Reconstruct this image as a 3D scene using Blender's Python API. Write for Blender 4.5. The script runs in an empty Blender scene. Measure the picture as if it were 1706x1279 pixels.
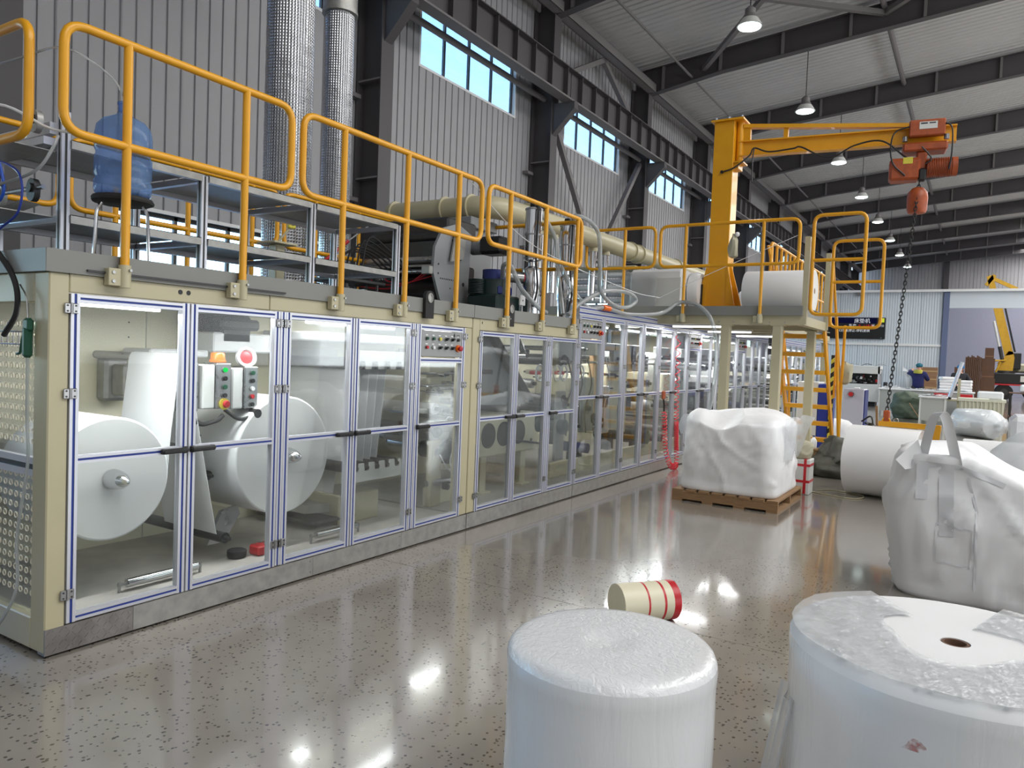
import bpy, math, random
from math import pi, sin, cos, tan, radians, sqrt, atan2
from mathutils import Vector, Matrix, noise as mnoise
random.seed(7)
SC = bpy.context.scene
COL = SC.collection

# ------------------------------------------------------------------ camera, sky, lights, exposure
cam_d = bpy.data.cameras.new('camera')
cam = bpy.data.objects.new('camera', cam_d)
COL.objects.link(cam)
F_PX, YAW, PITCH, ROLL = 1240.45, 0.557025, -0.038905, 0.038814
cam_d.sensor_fit = 'HORIZONTAL'
cam_d.sensor_width = 36.0
cam_d.lens = 36.0 * F_PX / 1706.0
cam_d.clip_start, cam_d.clip_end = 0.05, 500
_f = Vector((-sin(YAW) * cos(PITCH), cos(YAW) * cos(PITCH), sin(PITCH)))
_r0 = Vector((cos(YAW), sin(YAW), 0)); _u0 = _r0.cross(_f)
_r = cos(ROLL) * _r0 + sin(ROLL) * _u0; _u = -sin(ROLL) * _r0 + cos(ROLL) * _u0
_m = Matrix((_r, _u, -_f)).transposed().to_4x4(); _m.translation = Vector((3.6113, 0, 1.5))
cam.matrix_world = _m
SC.camera = cam

W = bpy.data.worlds.new('world'); SC.world = W; W.use_nodes = True
_nt = W.node_tree; _bg = _nt.nodes['Background']
_sky = _nt.nodes.new('ShaderNodeTexSky'); _sky.sky_type = 'NISHITA'; _sky.sun_disc = False
_sky.sun_elevation = radians(38); _sky.sun_rotation = radians(95); _sky.air_density = 1.0; _sky.dust_density = 0.6
_nt.links.new(_sky.outputs[0], _bg.inputs[0]); _bg.inputs[1].default_value = 1.5

def area(name, loc, rot, sx, sy, power, col=(1, 1, 1)):
    l = bpy.data.lights.new(name, 'AREA'); l.shape = 'RECTANGLE'; l.size = sx; l.size_y = sy; l.energy = power; l.color = col
    o = bpy.data.objects.new(name, l); o.location = loc; o.rotation_euler = rot; COL.objects.link(o)
    return o
# added fill lamps to brighten the hall, out of frame right and behind
area('roof_fill', (10.5, 8, 11.2), (0, radians(8), 0), 7, 26, 2600, (1, .985, .96))
area('roof_fill', (10.5, 32, 11.2), (0, radians(8), 0), 7, 22, 2900, (1, .985, .96))
area('roof_fill', (10.5, 58, 11.2), (0, 0, 0), 9, 24, 5200, (1, .985, .96))
area('side_fill', (21.5, 14, 3.0), (0, radians(114), 0), 5.0, 40, 2100, (.93, .97, 1))
area('rear_fill', (4, -7.5, 3.6), (radians(90), 0, 0), 20, 6, 150, (.93, .97, 1))
SC.view_settings.view_transform = 'Standard'; SC.view_settings.look = 'None'
SC.view_settings.exposure = -0.03; SC.view_settings.gamma = 1.0; SC.view_settings.use_curve_mapping = False
SC.cycles.max_bounces = 8; SC.cycles.transparent_max_bounces = 24; SC.cycles.diffuse_bounces = 4
SC.cycles.glossy_bounces = 4; SC.cycles.sample_clamp_indirect = 6.0; SC.cycles.caustics_reflective = False; SC.cycles.caustics_refractive = False
SC.cycles.use_denoising = True

# ------------------------------------------------------------------ materials
def lin(c):
    return tuple(((x / 255) / 12.92 if x / 255 <= .04045 else ((x / 255 + .055) / 1.055) ** 2.4) for x in c) + (1.0,)
def mat(name, col, rough=.5, metal=0.0, var=0.0, vscale=6.0, bump=0.0, bscale=60.0, coat=0.0, stretch=None, spec=.5, emit=None, es=0, detail=4):
    m = bpy.data.materials.new(name); m.use_nodes = True
    nt = m.node_tree; b = nt.nodes['Principled BSDF']
    b.inputs['Base Color'].default_value = lin(col); b.inputs['Roughness'].default_value = rough
    b.inputs['Metallic'].default_value = metal; b.inputs['Coat Weight'].default_value = coat
    b.inputs['Specular IOR Level'].default_value = spec
    if emit: b.inputs['Emission Color'].default_value = lin(emit); b.inputs['Emission Strength'].default_value = es
    if var or bump:
        tc = nt.nodes.new('ShaderNodeTexCoord'); mp = nt.nodes.new('ShaderNodeMapping')
        if stretch: mp.inputs['Scale'].default_value = stretch
        nt.links.new(tc.outputs['Object'], mp.inputs[0])
    if var:
        n = nt.nodes.new('ShaderNodeTexNoise'); n.inputs['Scale'].default_value = vscale; n.inputs['Detail'].default_value = detail
        r = nt.nodes.new('ShaderNodeMapRange'); r.inputs['From Min'].default_value = .3; r.inputs['From Max'].default_value = .7
        r.inputs['To Min'].default_value = 1 - var; r.inputs['To Max'].default_value = 1 + var * .5
        mx = nt.nodes.new('ShaderNodeMix'); mx.data_type = 'RGBA'; mx.blend_type = 'MULTIPLY'; mx.inputs[0].default_value = 1
        mx.inputs[6].default_value = lin(col)
        nt.links.new(mp.outputs[0], n.inputs[0]); nt.links.new(n.outputs[0], r.inputs[0]); nt.links.new(r.outputs[0], mx.inputs[7])
        nt.links.new(mx.outputs[2], b.inputs['Base Color'])
        r2 = nt.nodes.new('ShaderNodeMapRange'); r2.inputs['To Min'].default_value = max(.02, rough - .12); r2.inputs['To Max'].default_value = rough + .12
        nt.links.new(n.outputs[0], r2.inputs[0]); nt.links.new(r2.outputs[0], b.inputs['Roughness'])
    if bump:
        n2 = nt.nodes.new('ShaderNodeTexNoise'); n2.inputs['Scale'].default_value = bscale; n2.inputs['Detail'].default_value = 3
        bp = nt.nodes.new('ShaderNodeBump'); bp.inputs['Strength'].default_value = bump; bp.inputs['Distance'].default_value = .02
        nt.links.new(mp.outputs[0], n2.inputs[0]); nt.links.new(n2.outputs[0], bp.inputs['Height']); nt.links.new(bp.outputs[0], b.inputs['Normal'])
    return m
def glass(name, tint=(245, 248, 248), rough=.03, amount=1.0, bump=0.0, haze=0.0):
    """thin clear sheet: straight-through transparency mixed with a Fresnel reflection and a little white haze"""
    m = bpy.data.materials.new(name); m.use_nodes = True; nt = m.node_tree; N = nt.nodes; N.clear()
    o = N.new('ShaderNodeOutputMaterial'); t = N.new('ShaderNodeBsdfTransparent'); g = N.new('ShaderNodeBsdfGlossy')
    t.inputs[0].default_value = lin(tint); g.inputs['Roughness'].default_value = rough
    fr = N.new('ShaderNodeFresnel'); fr.inputs[0].default_value = 1.45
    mul = N.new('ShaderNodeMath'); mul.operation = 'MULTIPLY'; mul.inputs[1].default_value = amount; mul.use_clamp = True
    mx = N.new('ShaderNodeMixShader')
    nt.links.new(fr.outputs[0], mul.inputs[0]); nt.links.new(mul.outputs[0], mx.inputs[0])
    nt.links.new(t.outputs[0], mx.inputs[1]); nt.links.new(g.outputs[0], mx.inputs[2])
    out = mx
    if bump:
        tc = N.new('ShaderNodeTexCoord'); n = N.new('ShaderNodeTexNoise'); n.inputs['Scale'].default_value = 9; n.inputs['Detail'].default_value = 5
        bp = N.new('ShaderNodeBump'); bp.inputs['Strength'].default_value = bump; bp.inputs['Distance'].default_value = .05
        nt.links.new(tc.outputs['Object'], n.inputs[0]); nt.links.new(n.outputs[0], bp.inputs['Height']); nt.links.new(bp.outputs[0], g.inputs['Normal']); nt.links.new(bp.outputs[0], fr.inputs['Normal'])
    if haze:
        d = N.new('ShaderNodeBsdfDiffuse'); d.inputs[0].default_value = lin((235, 238, 240)); m2 = N.new('ShaderNodeMixShader'); m2.inputs[0].default_value = haze
        nt.links.new(mx.outputs[0], m2.inputs[1]); nt.links.new(d.outputs[0], m2.inputs[2]); out = m2
    nt.links.new(out.outputs[0], o.inputs[0])
    return m
def emis(name, col, s):
    m = bpy.data.materials.new(name); m.use_nodes = True; nt = m.node_tree; N = nt.nodes; N.clear()
    o = N.new('ShaderNodeOutputMaterial'); e = N.new('ShaderNodeEmission'); e.inputs[0].default_value = lin(col); e.inputs[1].default_value = s
    nt.links.new(e.outputs[0], o.inputs[0]); return m

M = dict(
    cream=mat('cream_paint', (184, 177, 147), .38, var=.05, vscale=2.5),
    deck=mat('grey_deck_steel', (128, 129, 125), .45, var=.06, vscale=3),
    yellow=mat('yellow_enamel', (224, 160, 22), .34, coat=.12, var=.05, vscale=5),
    alu=mat('anodised_aluminium', (204, 206, 214), .3, .35),
    blue=mat('blue_profile_insert', (34, 58, 140), .5),
    steel=mat('bare_steel', (165, 165, 165), .3, .9, var=.12, vscale=8),
    chrome=mat('chrome', (205, 206, 208), .12, 1.0),
    galv=mat('galvanised_plate', (168, 167, 163), .4, .5, var=.2, vscale=14),
    dsteel=mat('dark_steel', (70, 70, 70), .45, .6, var=.2, vscale=10),
    black=mat('black_plastic', (24, 24, 25), .45),
    rubber=mat('black_rubber', (30, 29, 30), .7),
    paper=mat('white_nonwoven', (232, 233, 234), .75, var=.02, vscale=3),
    paperedge=mat('roll_side', (222, 222, 220), .85, var=.03, vscale=4),
    beam=mat('grey_painted_beam', (78, 75, 77), .55, var=.06, vscale=2),
    brace=mat('grey_painted_brace', (118, 114, 115), .55, var=.06, vscale=2),
    wall=mat('wall_sheet', (160, 159, 162), .5, var=.05, vscale=1.2),
    pwall=mat('white_partition_sheet', (208, 217, 225), .45, var=.03, vscale=1),
    roof=mat('roof_sheet', (204, 203, 203), .40, .05, var=.06, vscale=.8),
    white=mat('white_plastic', (228, 229, 230), .45),
    offw=mat('off_white_cabinet', (210, 211, 208), .45, var=.03),
    orange=mat('orange_enamel', (166, 78, 36), .45, var=.25, vscale=14),
    red=mat('red_plastic', (180, 26, 34), .4),
    redtape=mat('red_tape', (190, 28, 40), .35),
    green=mat('green_plastic', (12, 74, 52), .4),
    motor=mat('dark_green_motor', (18, 42, 40), .45, var=.2),
    bluep=mat('blue_motor', (30, 44, 110), .4),
    amber=mat('amber_lens', (226, 104, 20), .25),
    wood=mat('pallet_wood', (150, 118, 84), .75, var=.25, vscale=9, stretch=(1, 12, 12), bump=.2, bscale=30),
    card=mat('cardboard', (142, 106, 78), .8, var=.1, vscale=4),
    carddark=mat('brown_cardboard', (104, 76, 60), .8, var=.12, vscale=4),
    glass=glass('door_acrylic', amount=.45, haze=.006),
    win=glass('window_glass', (228, 240, 248), .02, .7),
    film=glass('clear_film', (250, 251, 252), .12, .8, bump=1.0, haze=.33), film2=glass('dull_film', (248, 249, 250), .25, .35, bump=.8, haze=.40),
    hose=glass('clear_hose', (226, 232, 232), .1, 1.6, haze=.28),
    tube=emis('tube_light', (255, 255, 255), 4.5),
    lamp=emis('lamp_glow', (235, 255, 250), 7),
    wovenbag=mat('woven_white_bag', (240, 241, 243), .45, var=.02, vscale=3, bump=.35, bscale=6, stretch=(1, 1, .35)),
    wrap=mat('stretch_wrapped_white', (226, 229, 231), .3, bump=.25, bscale=14, coat=.5, stretch=(1, 1, .5)),
    navy=mat('navy_cloth', (28, 32, 84), .85), teal=mat('teal_cloth', (22, 92, 112), .8), hood=mat('olive_yellow_cloth', (166, 160, 62), .85),
    dark=mat('dark_cloth', (34, 34, 40), .85), skin=mat('skin', (200, 150, 122), .55), bcap=mat('blue_cloth', (24, 104, 160), .8),
    olive=mat('green_woven_sack', (78, 90, 74), .6, var=.15, vscale=8, bump=.4, bscale=18),
    dsack=mat('dark_grey_sack', (74, 74, 66), .6, var=.2, vscale=6, bump=.5, bscale=12),
    rag=mat('pale_cloth', (176, 172, 150), .9, var=.15),
    bottle=None, amp=None)
def _bottle():
    m = bpy.data.materials.new('blue_bottle'); m.use_nodes = True; nt = m.node_tree; N = nt.nodes; N.clear()
    o = N.new('ShaderNodeOutputMaterial'); t = N.new('ShaderNodeBsdfTransparent'); t.inputs[0].default_value = lin((186, 204, 234))
    p = N.new('ShaderNodeBsdfPrincipled'); p.inputs['Base Color'].default_value = lin((150, 186, 232)); p.inputs['Roughness'].default_value = .12
    mx = N.new('ShaderNodeMixShader'); mx.inputs[0].default_value = .30
    nt.links.new(t.outputs[0], mx.inputs[1]); nt.links.new(p.outputs[0], mx.inputs[2]); nt.links.new(mx.outputs[0], o.inputs[0]); return m
M['bottle'] = _bottle()
def _pink():
    m = mat('red_coil_hose', (236, 40, 60), .25); return m
M['coil'] = _pink()
def _duct():
    """spiral duct wrapped in a quilted foil: fine square grid relief on bright metal"""
    m = mat('foil_duct', (186, 188, 192), .22, .95)
    nt = m.node_tree; N = nt.nodes; b = N['Principled BSDF']
    tc = N.new('ShaderNodeTexCoord'); mp = N.new('ShaderNodeMapping'); mp.inputs['Scale'].default_value = (1, 1, 1)
    w1 = N.new('ShaderNodeTexWave'); w1.wave_type = 'BANDS'; w1.bands_direction = 'X'; w1.inputs['Scale'].default_value = 5.2
    w2 = N.new('ShaderNodeTexWave'); w2.wave_type = 'BANDS'; w2.bands_direction = 'Y'; w2.inputs['Scale'].default_value = 5.2
    ns = N.new('ShaderNodeTexNoise'); ns.inputs['Scale'].default_value = 5
    mxm = N.new('ShaderNodeMath'); mxm.operation = 'MAXIMUM'
    ad = N.new('ShaderNodeMath'); ad.operation = 'ADD'
    bp = N.new('ShaderNodeBump'); bp.inputs['Strength'].default_value = .75; bp.inputs['Distance'].default_value = .012
    L = nt.links.new
    L(tc.outputs['UV'], mp.inputs[0]); L(mp.outputs[0], w1.inputs[0]); L(mp.outputs[0], w2.inputs[0]); L(tc.outputs['Object'], ns.inputs[0])
    L(w1.outputs[1], mxm.inputs[0]); L(w2.outputs[1], mxm.inputs[1]); L(mxm.outputs[0], ad.inputs[0]); L(ns.outputs[0], ad.inputs[1])
    L(ad.outputs[0], bp.inputs['Height']); L(bp.outputs[0], b.inputs['Normal'])
    return m
M['duct'] = _duct()
def _floor():
    """ground and polished concrete: grey-brown cement with dark stone specks showing"""
    m = mat('polished_concrete', (150, 146, 138), .2, coat=.7, spec=.7)
    nt = m.node_tree; N = nt.nodes; b = N['Principled BSDF']; L = nt.links.new; b.inputs['Coat Roughness'].default_value = .07
    tc = N.new('ShaderNodeTexCoord')
    v = N.new('ShaderNodeTexVoronoi'); v.inputs['Scale'].default_value = 46; v.inputs['Randomness'].default_value = 1
    cr = N.new('ShaderNodeValToRGB'); cr.color_ramp.elements[0].position = 0; cr.color_ramp.elements[0].color = (0, 0, 0, 1)
    cr.color_ramp.elements[1].position = 1; cr.color_ramp.elements[1].color = (1, 1, 1, 1)
    # a cell holds a visible stone only where its random value is high
    sep = N.new('ShaderNodeSeparateColor'); gt = N.new('ShaderNodeMath'); gt.operation = 'GREATER_THAN'; gt.inputs[1].default_value = .50
    nn = N.new('ShaderNodeTexNoise'); nn.inputs['Scale'].default_value = 45; nn.inputs['Detail'].default_value = 3
    mad = N.new('ShaderNodeMath'); mad.operation = 'MULTIPLY_ADD'; mad.inputs[1].default_value = .55
    lt = N.new('ShaderNodeMath'); lt.operation = 'LESS_THAN'; lt.inputs[1].default_value = .56
    mu = N.new('ShaderNodeMath'); mu.operation = 'MULTIPLY'
    big = N.new('ShaderNodeTexNoise'); big.inputs['Scale'].default_value = .7; big.inputs['Detail'].default_value = 6
    br = N.new('ShaderNodeValToRGB'); br.color_ramp.elements[0].position = .3; br.color_ramp.elements[0].color = lin((124, 118, 110)); br.color_ramp.elements[1].position = .7; br.color_ramp.elements[1].color = lin((150, 144, 134))
    mx = N.new('ShaderNodeMix'); mx.data_type = 'RGBA'; mx.inputs[7].default_value = lin((66, 61, 56))
    L(tc.outputs['Object'], v.inputs[0]); L(tc.outputs['Object'], nn.inputs[0]); L(tc.outputs['Object'], big.inputs[0])
    L(v.outputs['Color'], sep.inputs[0]); L(sep.outputs[0], gt.inputs[0])
    L(nn.outputs[0], mad.inputs[0]); L(v.outputs['Distance'], mad.inputs[2]); L(mad.outputs[0], lt.inputs[0])
    L(gt.outputs[0], mu.inputs[0]); L(lt.outputs[0], mu.inputs[1])
    L(big.outputs[0], br.inputs[0]); L(br.outputs[0], mx.inputs[6]); L(mu.outputs[0], mx.inputs[0]); L(mx.outputs[2], b.inputs['Base Color'])
    rr = N.new('ShaderNodeMapRange'); rr.inputs['To Min'].default_value = .1; rr.inputs['To Max'].default_value = .26
    L(big.outputs[0], rr.inputs[0]); L(rr.outputs[0], b.inputs['Roughness'])
    bp = N.new('ShaderNodeBump'); bp.inputs['Strength'].default_value = .05; bp.inputs['Distance'].default_value = .01
    n3 = N.new('ShaderNodeTexNoise'); n3.inputs['Scale'].default_value = 3; L(tc.outputs['Object'], n3.inputs[0]); L(n3.outputs[0], bp.inputs['Height']); L(bp.outputs[0], b.inputs['Normal'])
    return m
M['floor'] = _floor()

# ------------------------------------------------------------------ mesh building
def V(*a): return Vector(a)
def fillet(pts, rad, k=5):
    """rounds the inner corners of a poly-line"""
    P = [Vector(p) for p in pts]; out = [P[0]]
    for i in range(1, len(P) - 1):
        a, b, c = P[i - 1], P[i], P[i + 1]; u = (a - b); w = (c - b)
        r = min(rad, u.length * .49, w.length * .49); u = u.normalized() * r; w = w.normalized() * r
        for j in range(k + 1):
            t = j / k; out.append((b + u) * (1 - t) ** 2 + b * 2 * t * (1 - t) + (b + w) * t * t)
    out.append(P[-1]); return out
def loop_fillet(pts, rad, k=5):
    P = [Vector(p) for p in pts]; n = len(P); out = []
    for i in range(n):
        a, b, c = P[i - 1], P[i], P[(i + 1) % n]; u = (a - b).normalized() * rad; w = (c - b).normalized() * rad
        for j in range(k + 1):
            t = j / k; out.append((b + u) * (1 - t) ** 2 + b * 2 * t * (1 - t) + (b + w) * t * t)
    return out
def smooth_path(pts, n=8):
    P = [Vector(p) for p in pts]; P = [P[0] * 2 - P[1]] + P + [P[-1] * 2 - P[-2]]; out = []
    for i in range(1, len(P) - 2):
        a, b, c, d = P[i - 1:i + 3]
        for j in range(n):
            t = j / n
            out.append(.5 * ((2 * b) + (c - a) * t + (2 * a - 5 * b + 4 * c - d) * t * t + (3 * b - a - 3 * c + d) * t ** 3))
    out.append(P[-2]); return out
class B:
    def __init__(s, m=None): s.v = []; s.f = []; s.mi = []; s.ms = []; s.uv = None; s.use(m) if m else None
    def use(s, m):
        m = M[m] if isinstance(m, str) else m
        if m not in s.ms: s.ms.append(m)
        s.c = s.ms.index(m); return s
    def add(s, vs, fs):
        o = len(s.v); s.v += [tuple(v) for v in vs]; s.f += [tuple(i + o for i in f) for f in fs]; s.mi += [s.c] * len(fs); return s
    def hexa(s, p): return s.add(p, [(0, 3, 2, 1), (4, 5, 6, 7), (0, 1, 5, 4), (1, 2, 6, 5), (2, 3, 7, 6), (3, 0, 4, 7)])
    def box(s, x0, y0, z0, x1, y1, z1):
        x0, x1 = min(x0, x1), max(x0, x1); y0, y1 = min(y0, y1), max(y0, y1); z0, z1 = min(z0, z1), max(z0, z1)
        return s.hexa([(x0, y0, z0), (x1, y0, z0), (x1, y1, z0), (x0, y1, z0), (x0, y0, z1), (x1, y0, z1), (x1, y1, z1), (x0, y1, z1)])
    def cbox(s, x0, y0, z0, x1, y1, z1, c=.01):
        """box with chamfered edges"""
        x0, x1 = min(x0, x1), max(x0, x1); y0, y1 = min(y0, y1), max(y0, y1); z0, z1 = min(z0, z1), max(z0, z1)
        c = min(c, (x1 - x0) * .45, (y1 - y0) * .45, (z1 - z0) * .45)
        def ring(z, d): return [(x0 + c, y0 + d, z), (x1 - c, y0 + d, z), (x1 - d, y0 + c, z), (x1 - d, y1 - c, z), (x1 - c, y1 - d, z), (x0 + c, y1 - d, z), (x0 + d, y1 - c, z), (x0 + d, y0 + c, z)]
        vs = ring(z0, c) + ring(z0 + c, 0) + ring(z1 - c, 0) + ring(z1, c)
        fs = [tuple(range(7, -1, -1)), tuple(range(24, 32))]
        for k in range(3):
            for i in range(8): j = (i + 1) % 8; fs.append((k * 8 + i, k * 8 + j, k * 8 + 8 + j, k * 8 + 8 + i))
        return s.add(vs, fs)
    def bx(s, p0, p1, w, h, up=(0, 0, 1)):
        """rectangular bar from p0 to p1, w across, h along up"""
        p0 = Vector(p0); p1 = Vector(p1); a = (p1 - p0).normalized(); up = Vector(up); sd = a.cross(up)
        if sd.length < 1e-4: sd = a.cross(Vector((1, 0, 0)))
        sd.normalize(); u = sd.cross(a); q = []
        for p in (p0, p1): q += [p - sd * w / 2 - u * h / 2, p + sd * w / 2 - u * h / 2, p + sd * w / 2 + u * h / 2, p - sd * w / 2 + u * h / 2]
        return s.hexa(q)
    def prof(s, p0, p1, n, w=.042, d=.04, blue=True, silver='alu'):
        """aluminium extrusion from p0 to p1: front face (normal n) with a recessed coloured groove strip"""
        p0 = Vector(p0); p1 = Vector(p1); a = (p1 - p0).normalized(); n = Vector(n); sd = a.cross(n).normalized()
        g = w * .15; e = .004
        pr = [(-w / 2, -d), (-w / 2, 0), (-g, 0), (-g, -e), (g, -e), (g, 0), (w / 2, 0), (w / 2, -d)]
        vs = [p + sd * x + n * y for p in (p0, p1) for x, y in pr]; k = len(pr)
        s.use(silver); fs = [(i, (i + 1) % k, (i + 1) % k + k, i + k) for i in range(k) if i != 3] + [tuple(range(k - 1, -1, -1)), tuple(range(k, 2 * k))]
        s.add(vs, fs); s.use('blue' if blue else 'dsteel'); s.add([vs[3], vs[4], vs[4 + k], vs[3 + k]], [(0, 1, 2, 3)]); s.use(silver); return s
    def frame(s, a):
        a = Vector(a).normalized(); t = Vector((0, 0, 1)) if abs(a.z) < .9 else Vector((1, 0, 0)); x = a.cross(t).normalized(); return a, x, a.cross(x)
    def cyl(s, p0, p1, r, r2=None, n=16, cap=True):
        p0 = Vector(p0); p1 = Vector(p1); r2 = r if r2 is None else r2; a, x, y = s.frame(p1 - p0)
        vs = [p + (x * cos(2 * pi * i / n) + y * sin(2 * pi * i / n)) * rr for p, rr in ((p0, r), (p1, r2)) for i in range(n)]
        fs = [(i, (i + 1) % n, n + (i + 1) % n, n + i) for i in range(n)]
        fs = [tuple(reversed(f)) for f in fs]
        if cap: fs += [tuple(range(n)), tuple(range(2 * n - 1, n - 1, -1))]
        return s.add(vs, fs)
    def lathe(s, p, axis, prof, n=24, warp=None):
        """prof: (radius, distance along axis) pairs"""
        p = Vector(p); a, x, y = s.frame(axis); vs = []
        for r, h in prof:
            for i in range(n):
                t = 2 * pi * i / n; rr = r if warp is None else r + warp(t, h, r); vs.append(p + a * h + (x * cos(t) + y * sin(t)) * rr)
        fs = []
        for k in range(len(prof) - 1):
            for i in range(n): j = (i + 1) % n; fs.append((k * n + j, k * n + i, k * n + n + i, k * n + n + j))
        if prof[0][0] > 1e-5: fs.append(tuple(range(n)))
        if prof[-1][0] > 1e-5: fs.append(tuple(range(len(prof) * n - 1, (len(prof) - 1) * n - 1, -1)))
        return s.add(vs, fs)
    def tube(s, pts, r, n=8, closed=False, cap=True):
        P = [Vector(p) for p in pts]; m = len(P); T = []
        for i in range(m):
            if closed: T.append((P[(i + 1) % m] - P[i - 1]).normalized())
            else: T.append((P[min(i + 1, m - 1)] - P[max(i - 1, 0)]).normalized())
        a, x, y = s.frame(T[0]); vs = []
        for i in range(m):
            x = (x - T[i] * x.dot(T[i])).normalized(); y = T[i].cross(x)
            rr = r[i] if isinstance(r, (list, tuple)) else r
            vs += [P[i] + (x * cos(2 * pi * k / n) + y * sin(2 * pi * k / n)) * rr for k in range(n)]
        fs = []
        for i in range(m if closed else m - 1):
            q = (i + 1) % m
            off = 0
            if closed and q == 0:   # match the twist of the last ring to the first
                off = min(range(n), key=lambda o: (Vector(vs[i * n]) - Vector(vs[o])).length)
            for k in range(n): fs.append((i * n + k, i * n + (k + 1) % n, q * n + ((k + 1 + off) % n), q * n + ((k + off) % n)))
        if cap and not closed: fs += [tuple(range(n - 1, -1, -1)), tuple(range((m - 1) * n, m * n))]
        return s.add(vs, fs)
    def prism(s, poly, o, ux, uy, h):
        """poly of (a, b) in the plane o + a*ux + b*uy, thickened by the vector h"""
        o = Vector(o); ux = Vector(ux); uy = Vector(uy); h = Vector(h); k = len(poly)
        vs = [o + ux * a + uy * b for a, b in poly] + [o + ux * a + uy * b + h for a, b in poly]
        fl = ux.cross(uy).dot(h) > 0
        fs = [tuple(range(k - 1, -1, -1)), tuple(range(k, 2 * k))] + [(i, (i + 1) % k, (i + 1) % k + k, i + k) for i in range(k)]
        if not fl: fs = [tuple(reversed(f)) for f in fs]
        return s.add(vs, fs)
    def ball(s, c, rx, ry=None, rz=None, n=12, m=8, warp=None):
        ry = rx if ry is None else ry; rz = rx if rz is None else rz; c = Vector(c); vs = [c + V(0, 0, -rz)]
        for i in range(1, m):
            t = -pi / 2 + pi * i / m
            for k in range(n):
                q = V(cos(t) * cos(2 * pi * k / n) * rx, cos(t) * sin(2 * pi * k / n) * ry, sin(t) * rz); vs.append(c + (q * warp(q) if warp else q))
        vs.append(c + V(0, 0, rz)); fs = [(0, 1 + (k + 1) % n, 1 + k) for k in range(n)]
        for i in range(m - 2):
            for k in range(n): fs.append((1 + i * n + k, 1 + i * n + (k + 1) % n, 1 + (i + 1) * n + (k + 1) % n, 1 + (i + 1) * n + k))
        e = 1 + (m - 2) * n; fs += [(e + k, e + (k + 1) % n, len(vs) - 1) for k in range(n)]
        return s.add(vs, fs)
    def sheet(s, rows, thick=None):
        """grid of points (list of rows)"""
        m, n = len(rows), len(rows[0]); vs = [p for r in rows for p in r]
        return s.add(vs, [(i * n + j, i * n + j + 1, (i + 1) * n + j + 1, (i + 1) * n + j) for i in range(m - 1) for j in range(n - 1)])
    def mesh(s, name, off=(0, 0, 0), smooth=35):
        me = bpy.data.meshes.new(name); o = Vector(off)
        me.from_pydata([tuple(Vector(v) - o) for v in s.v], [], s.f)
        for m in s.ms: me.materials.append(m)
        me.polygons.foreach_set('material_index', s.mi)
        if smooth: me.shade_smooth(); me.set_sharp_from_angle(angle=radians(smooth))
        me.validate(); me.update(); return me
    def build(s, name, parent=None, smooth=35):
        """links the shapes (world coordinates) as one object under parent"""
        off = V(0, 0, 0); q = parent
        while q is not None: off = off + q.location; q = q.parent
        return link(name, s.mesh(name, off, smooth), parent)
def link(name, me, parent=None, loc=None):
    o = bpy.data.objects.new(name, me); COL.objects.link(o)
    if parent is not None: o.parent = parent
    if loc is not None: o.location = loc
    return o
def tag(o, label=None, cat=None, group=None, kind=None):
    if label: o['label'] = label
    if cat: o['category'] = cat
    if group: o['group'] = group
    if kind: o['kind'] = kind
    return o
def thing(name, label, cat, loc, group=None, rz=0):
    o = bpy.data.objects.new(name, None); COL.objects.link(o); o.location = loc; o.rotation_euler = (0, 0, rz); o.empty_display_size = .05
    return tag(o, label, cat, group)
KIDS = {}
def dup(root, loc, label=None, rz=None):
    def cp(o, par):
        c = o.copy(); COL.objects.link(c); c.parent = par
        for ch in o.children: cp(ch, c)
        return c
    r = cp(root, root.parent); r.location = loc
    if rz is not None: r.rotation_euler = (0, 0, rz)
    if label: r['label'] = label
    return r
def struct(name, b, smooth=35):
    o = b.build(name, None, smooth) if isinstance(b, B) else b
    o['kind'] = 'structure'; return o
# ------------------------------------------------------------------ the hall: floor, walls, roof, steel frame
WX = -6.0                                    # inner face of the left wall
YC = [9.95 + 6 * k for k in range(-3, 11)]   # steel frames
# floor: cast slabs with saw-cut joints
fl = struct('floor', B('dsteel').box(-7, -9, -.3, 25, 73, -.03))
ex = [-6.4, 7.4, 13.8, 19.2, 24.6]; ey = [-8.6, -1.98, 4.02, 10.02, 16.02, 22.02, 28.02, 34.02, 40.02, 46.02, 52.02, 58.02, 64.02, 72]
for i in range(len(ex) - 1):
    for j in range(len(ey) - 1):
        B('floor').box(ex[i] + .003, ey[j] + .003, -.029, ex[i + 1] - .003, ey[j + 1] - .003, 0).build('floor_slab', fl, 0)
struct('ground_outside', B(mat('outdoor_ground', (176, 178, 176), .9)).box(-90, -60, -.5, -6.6, 140, -.31))

# left wall: vertical sheet panels with pressed ribs, windows high up and in a low band
def panel_mesh(z0, z1, m='wall', pitch=4, dep=.016, name='wall_panel'):
    b = B(m); pr = []
    for k in range(pitch):
        y = k / pitch; w = 1 / pitch
        pr += [(0, y + .004), (0, y + w * .80), (-dep, y + w * .84), (-dep, y + w * .90), (dep * .6, y + w * .93), (dep * .6, y + w * .97)]
    pr.append((0, .996)); n = len(pr); vs = [(x, y, z) for z in (z0, z1) for x, y in pr]
    b.add(vs, [(i, i + 1, n + i + 1, n + i) for i in range(n - 1)])
    b.box(-.1, .002, z0, -.03, .998, z1)
    return b.mesh(name, smooth=0)
wl = struct('wall_left', B('wall').box(WX - .2, -8.6, 0, WX - .14, 71.9, .25))
tag(wl, 'grey ribbed sheet metal wall with a row of high windows')
ZS = {'full_low': (0, 1.15), 'mid': (3.25, 7.15), 'top': (8.5, 10.5), 'all': (0, 7.15), 'lowonly': (0, 10.5), 'midtop': (3.25, 10.5)}
PM = {k: panel_mesh(*v) for k, v in ZS.items()}
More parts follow.
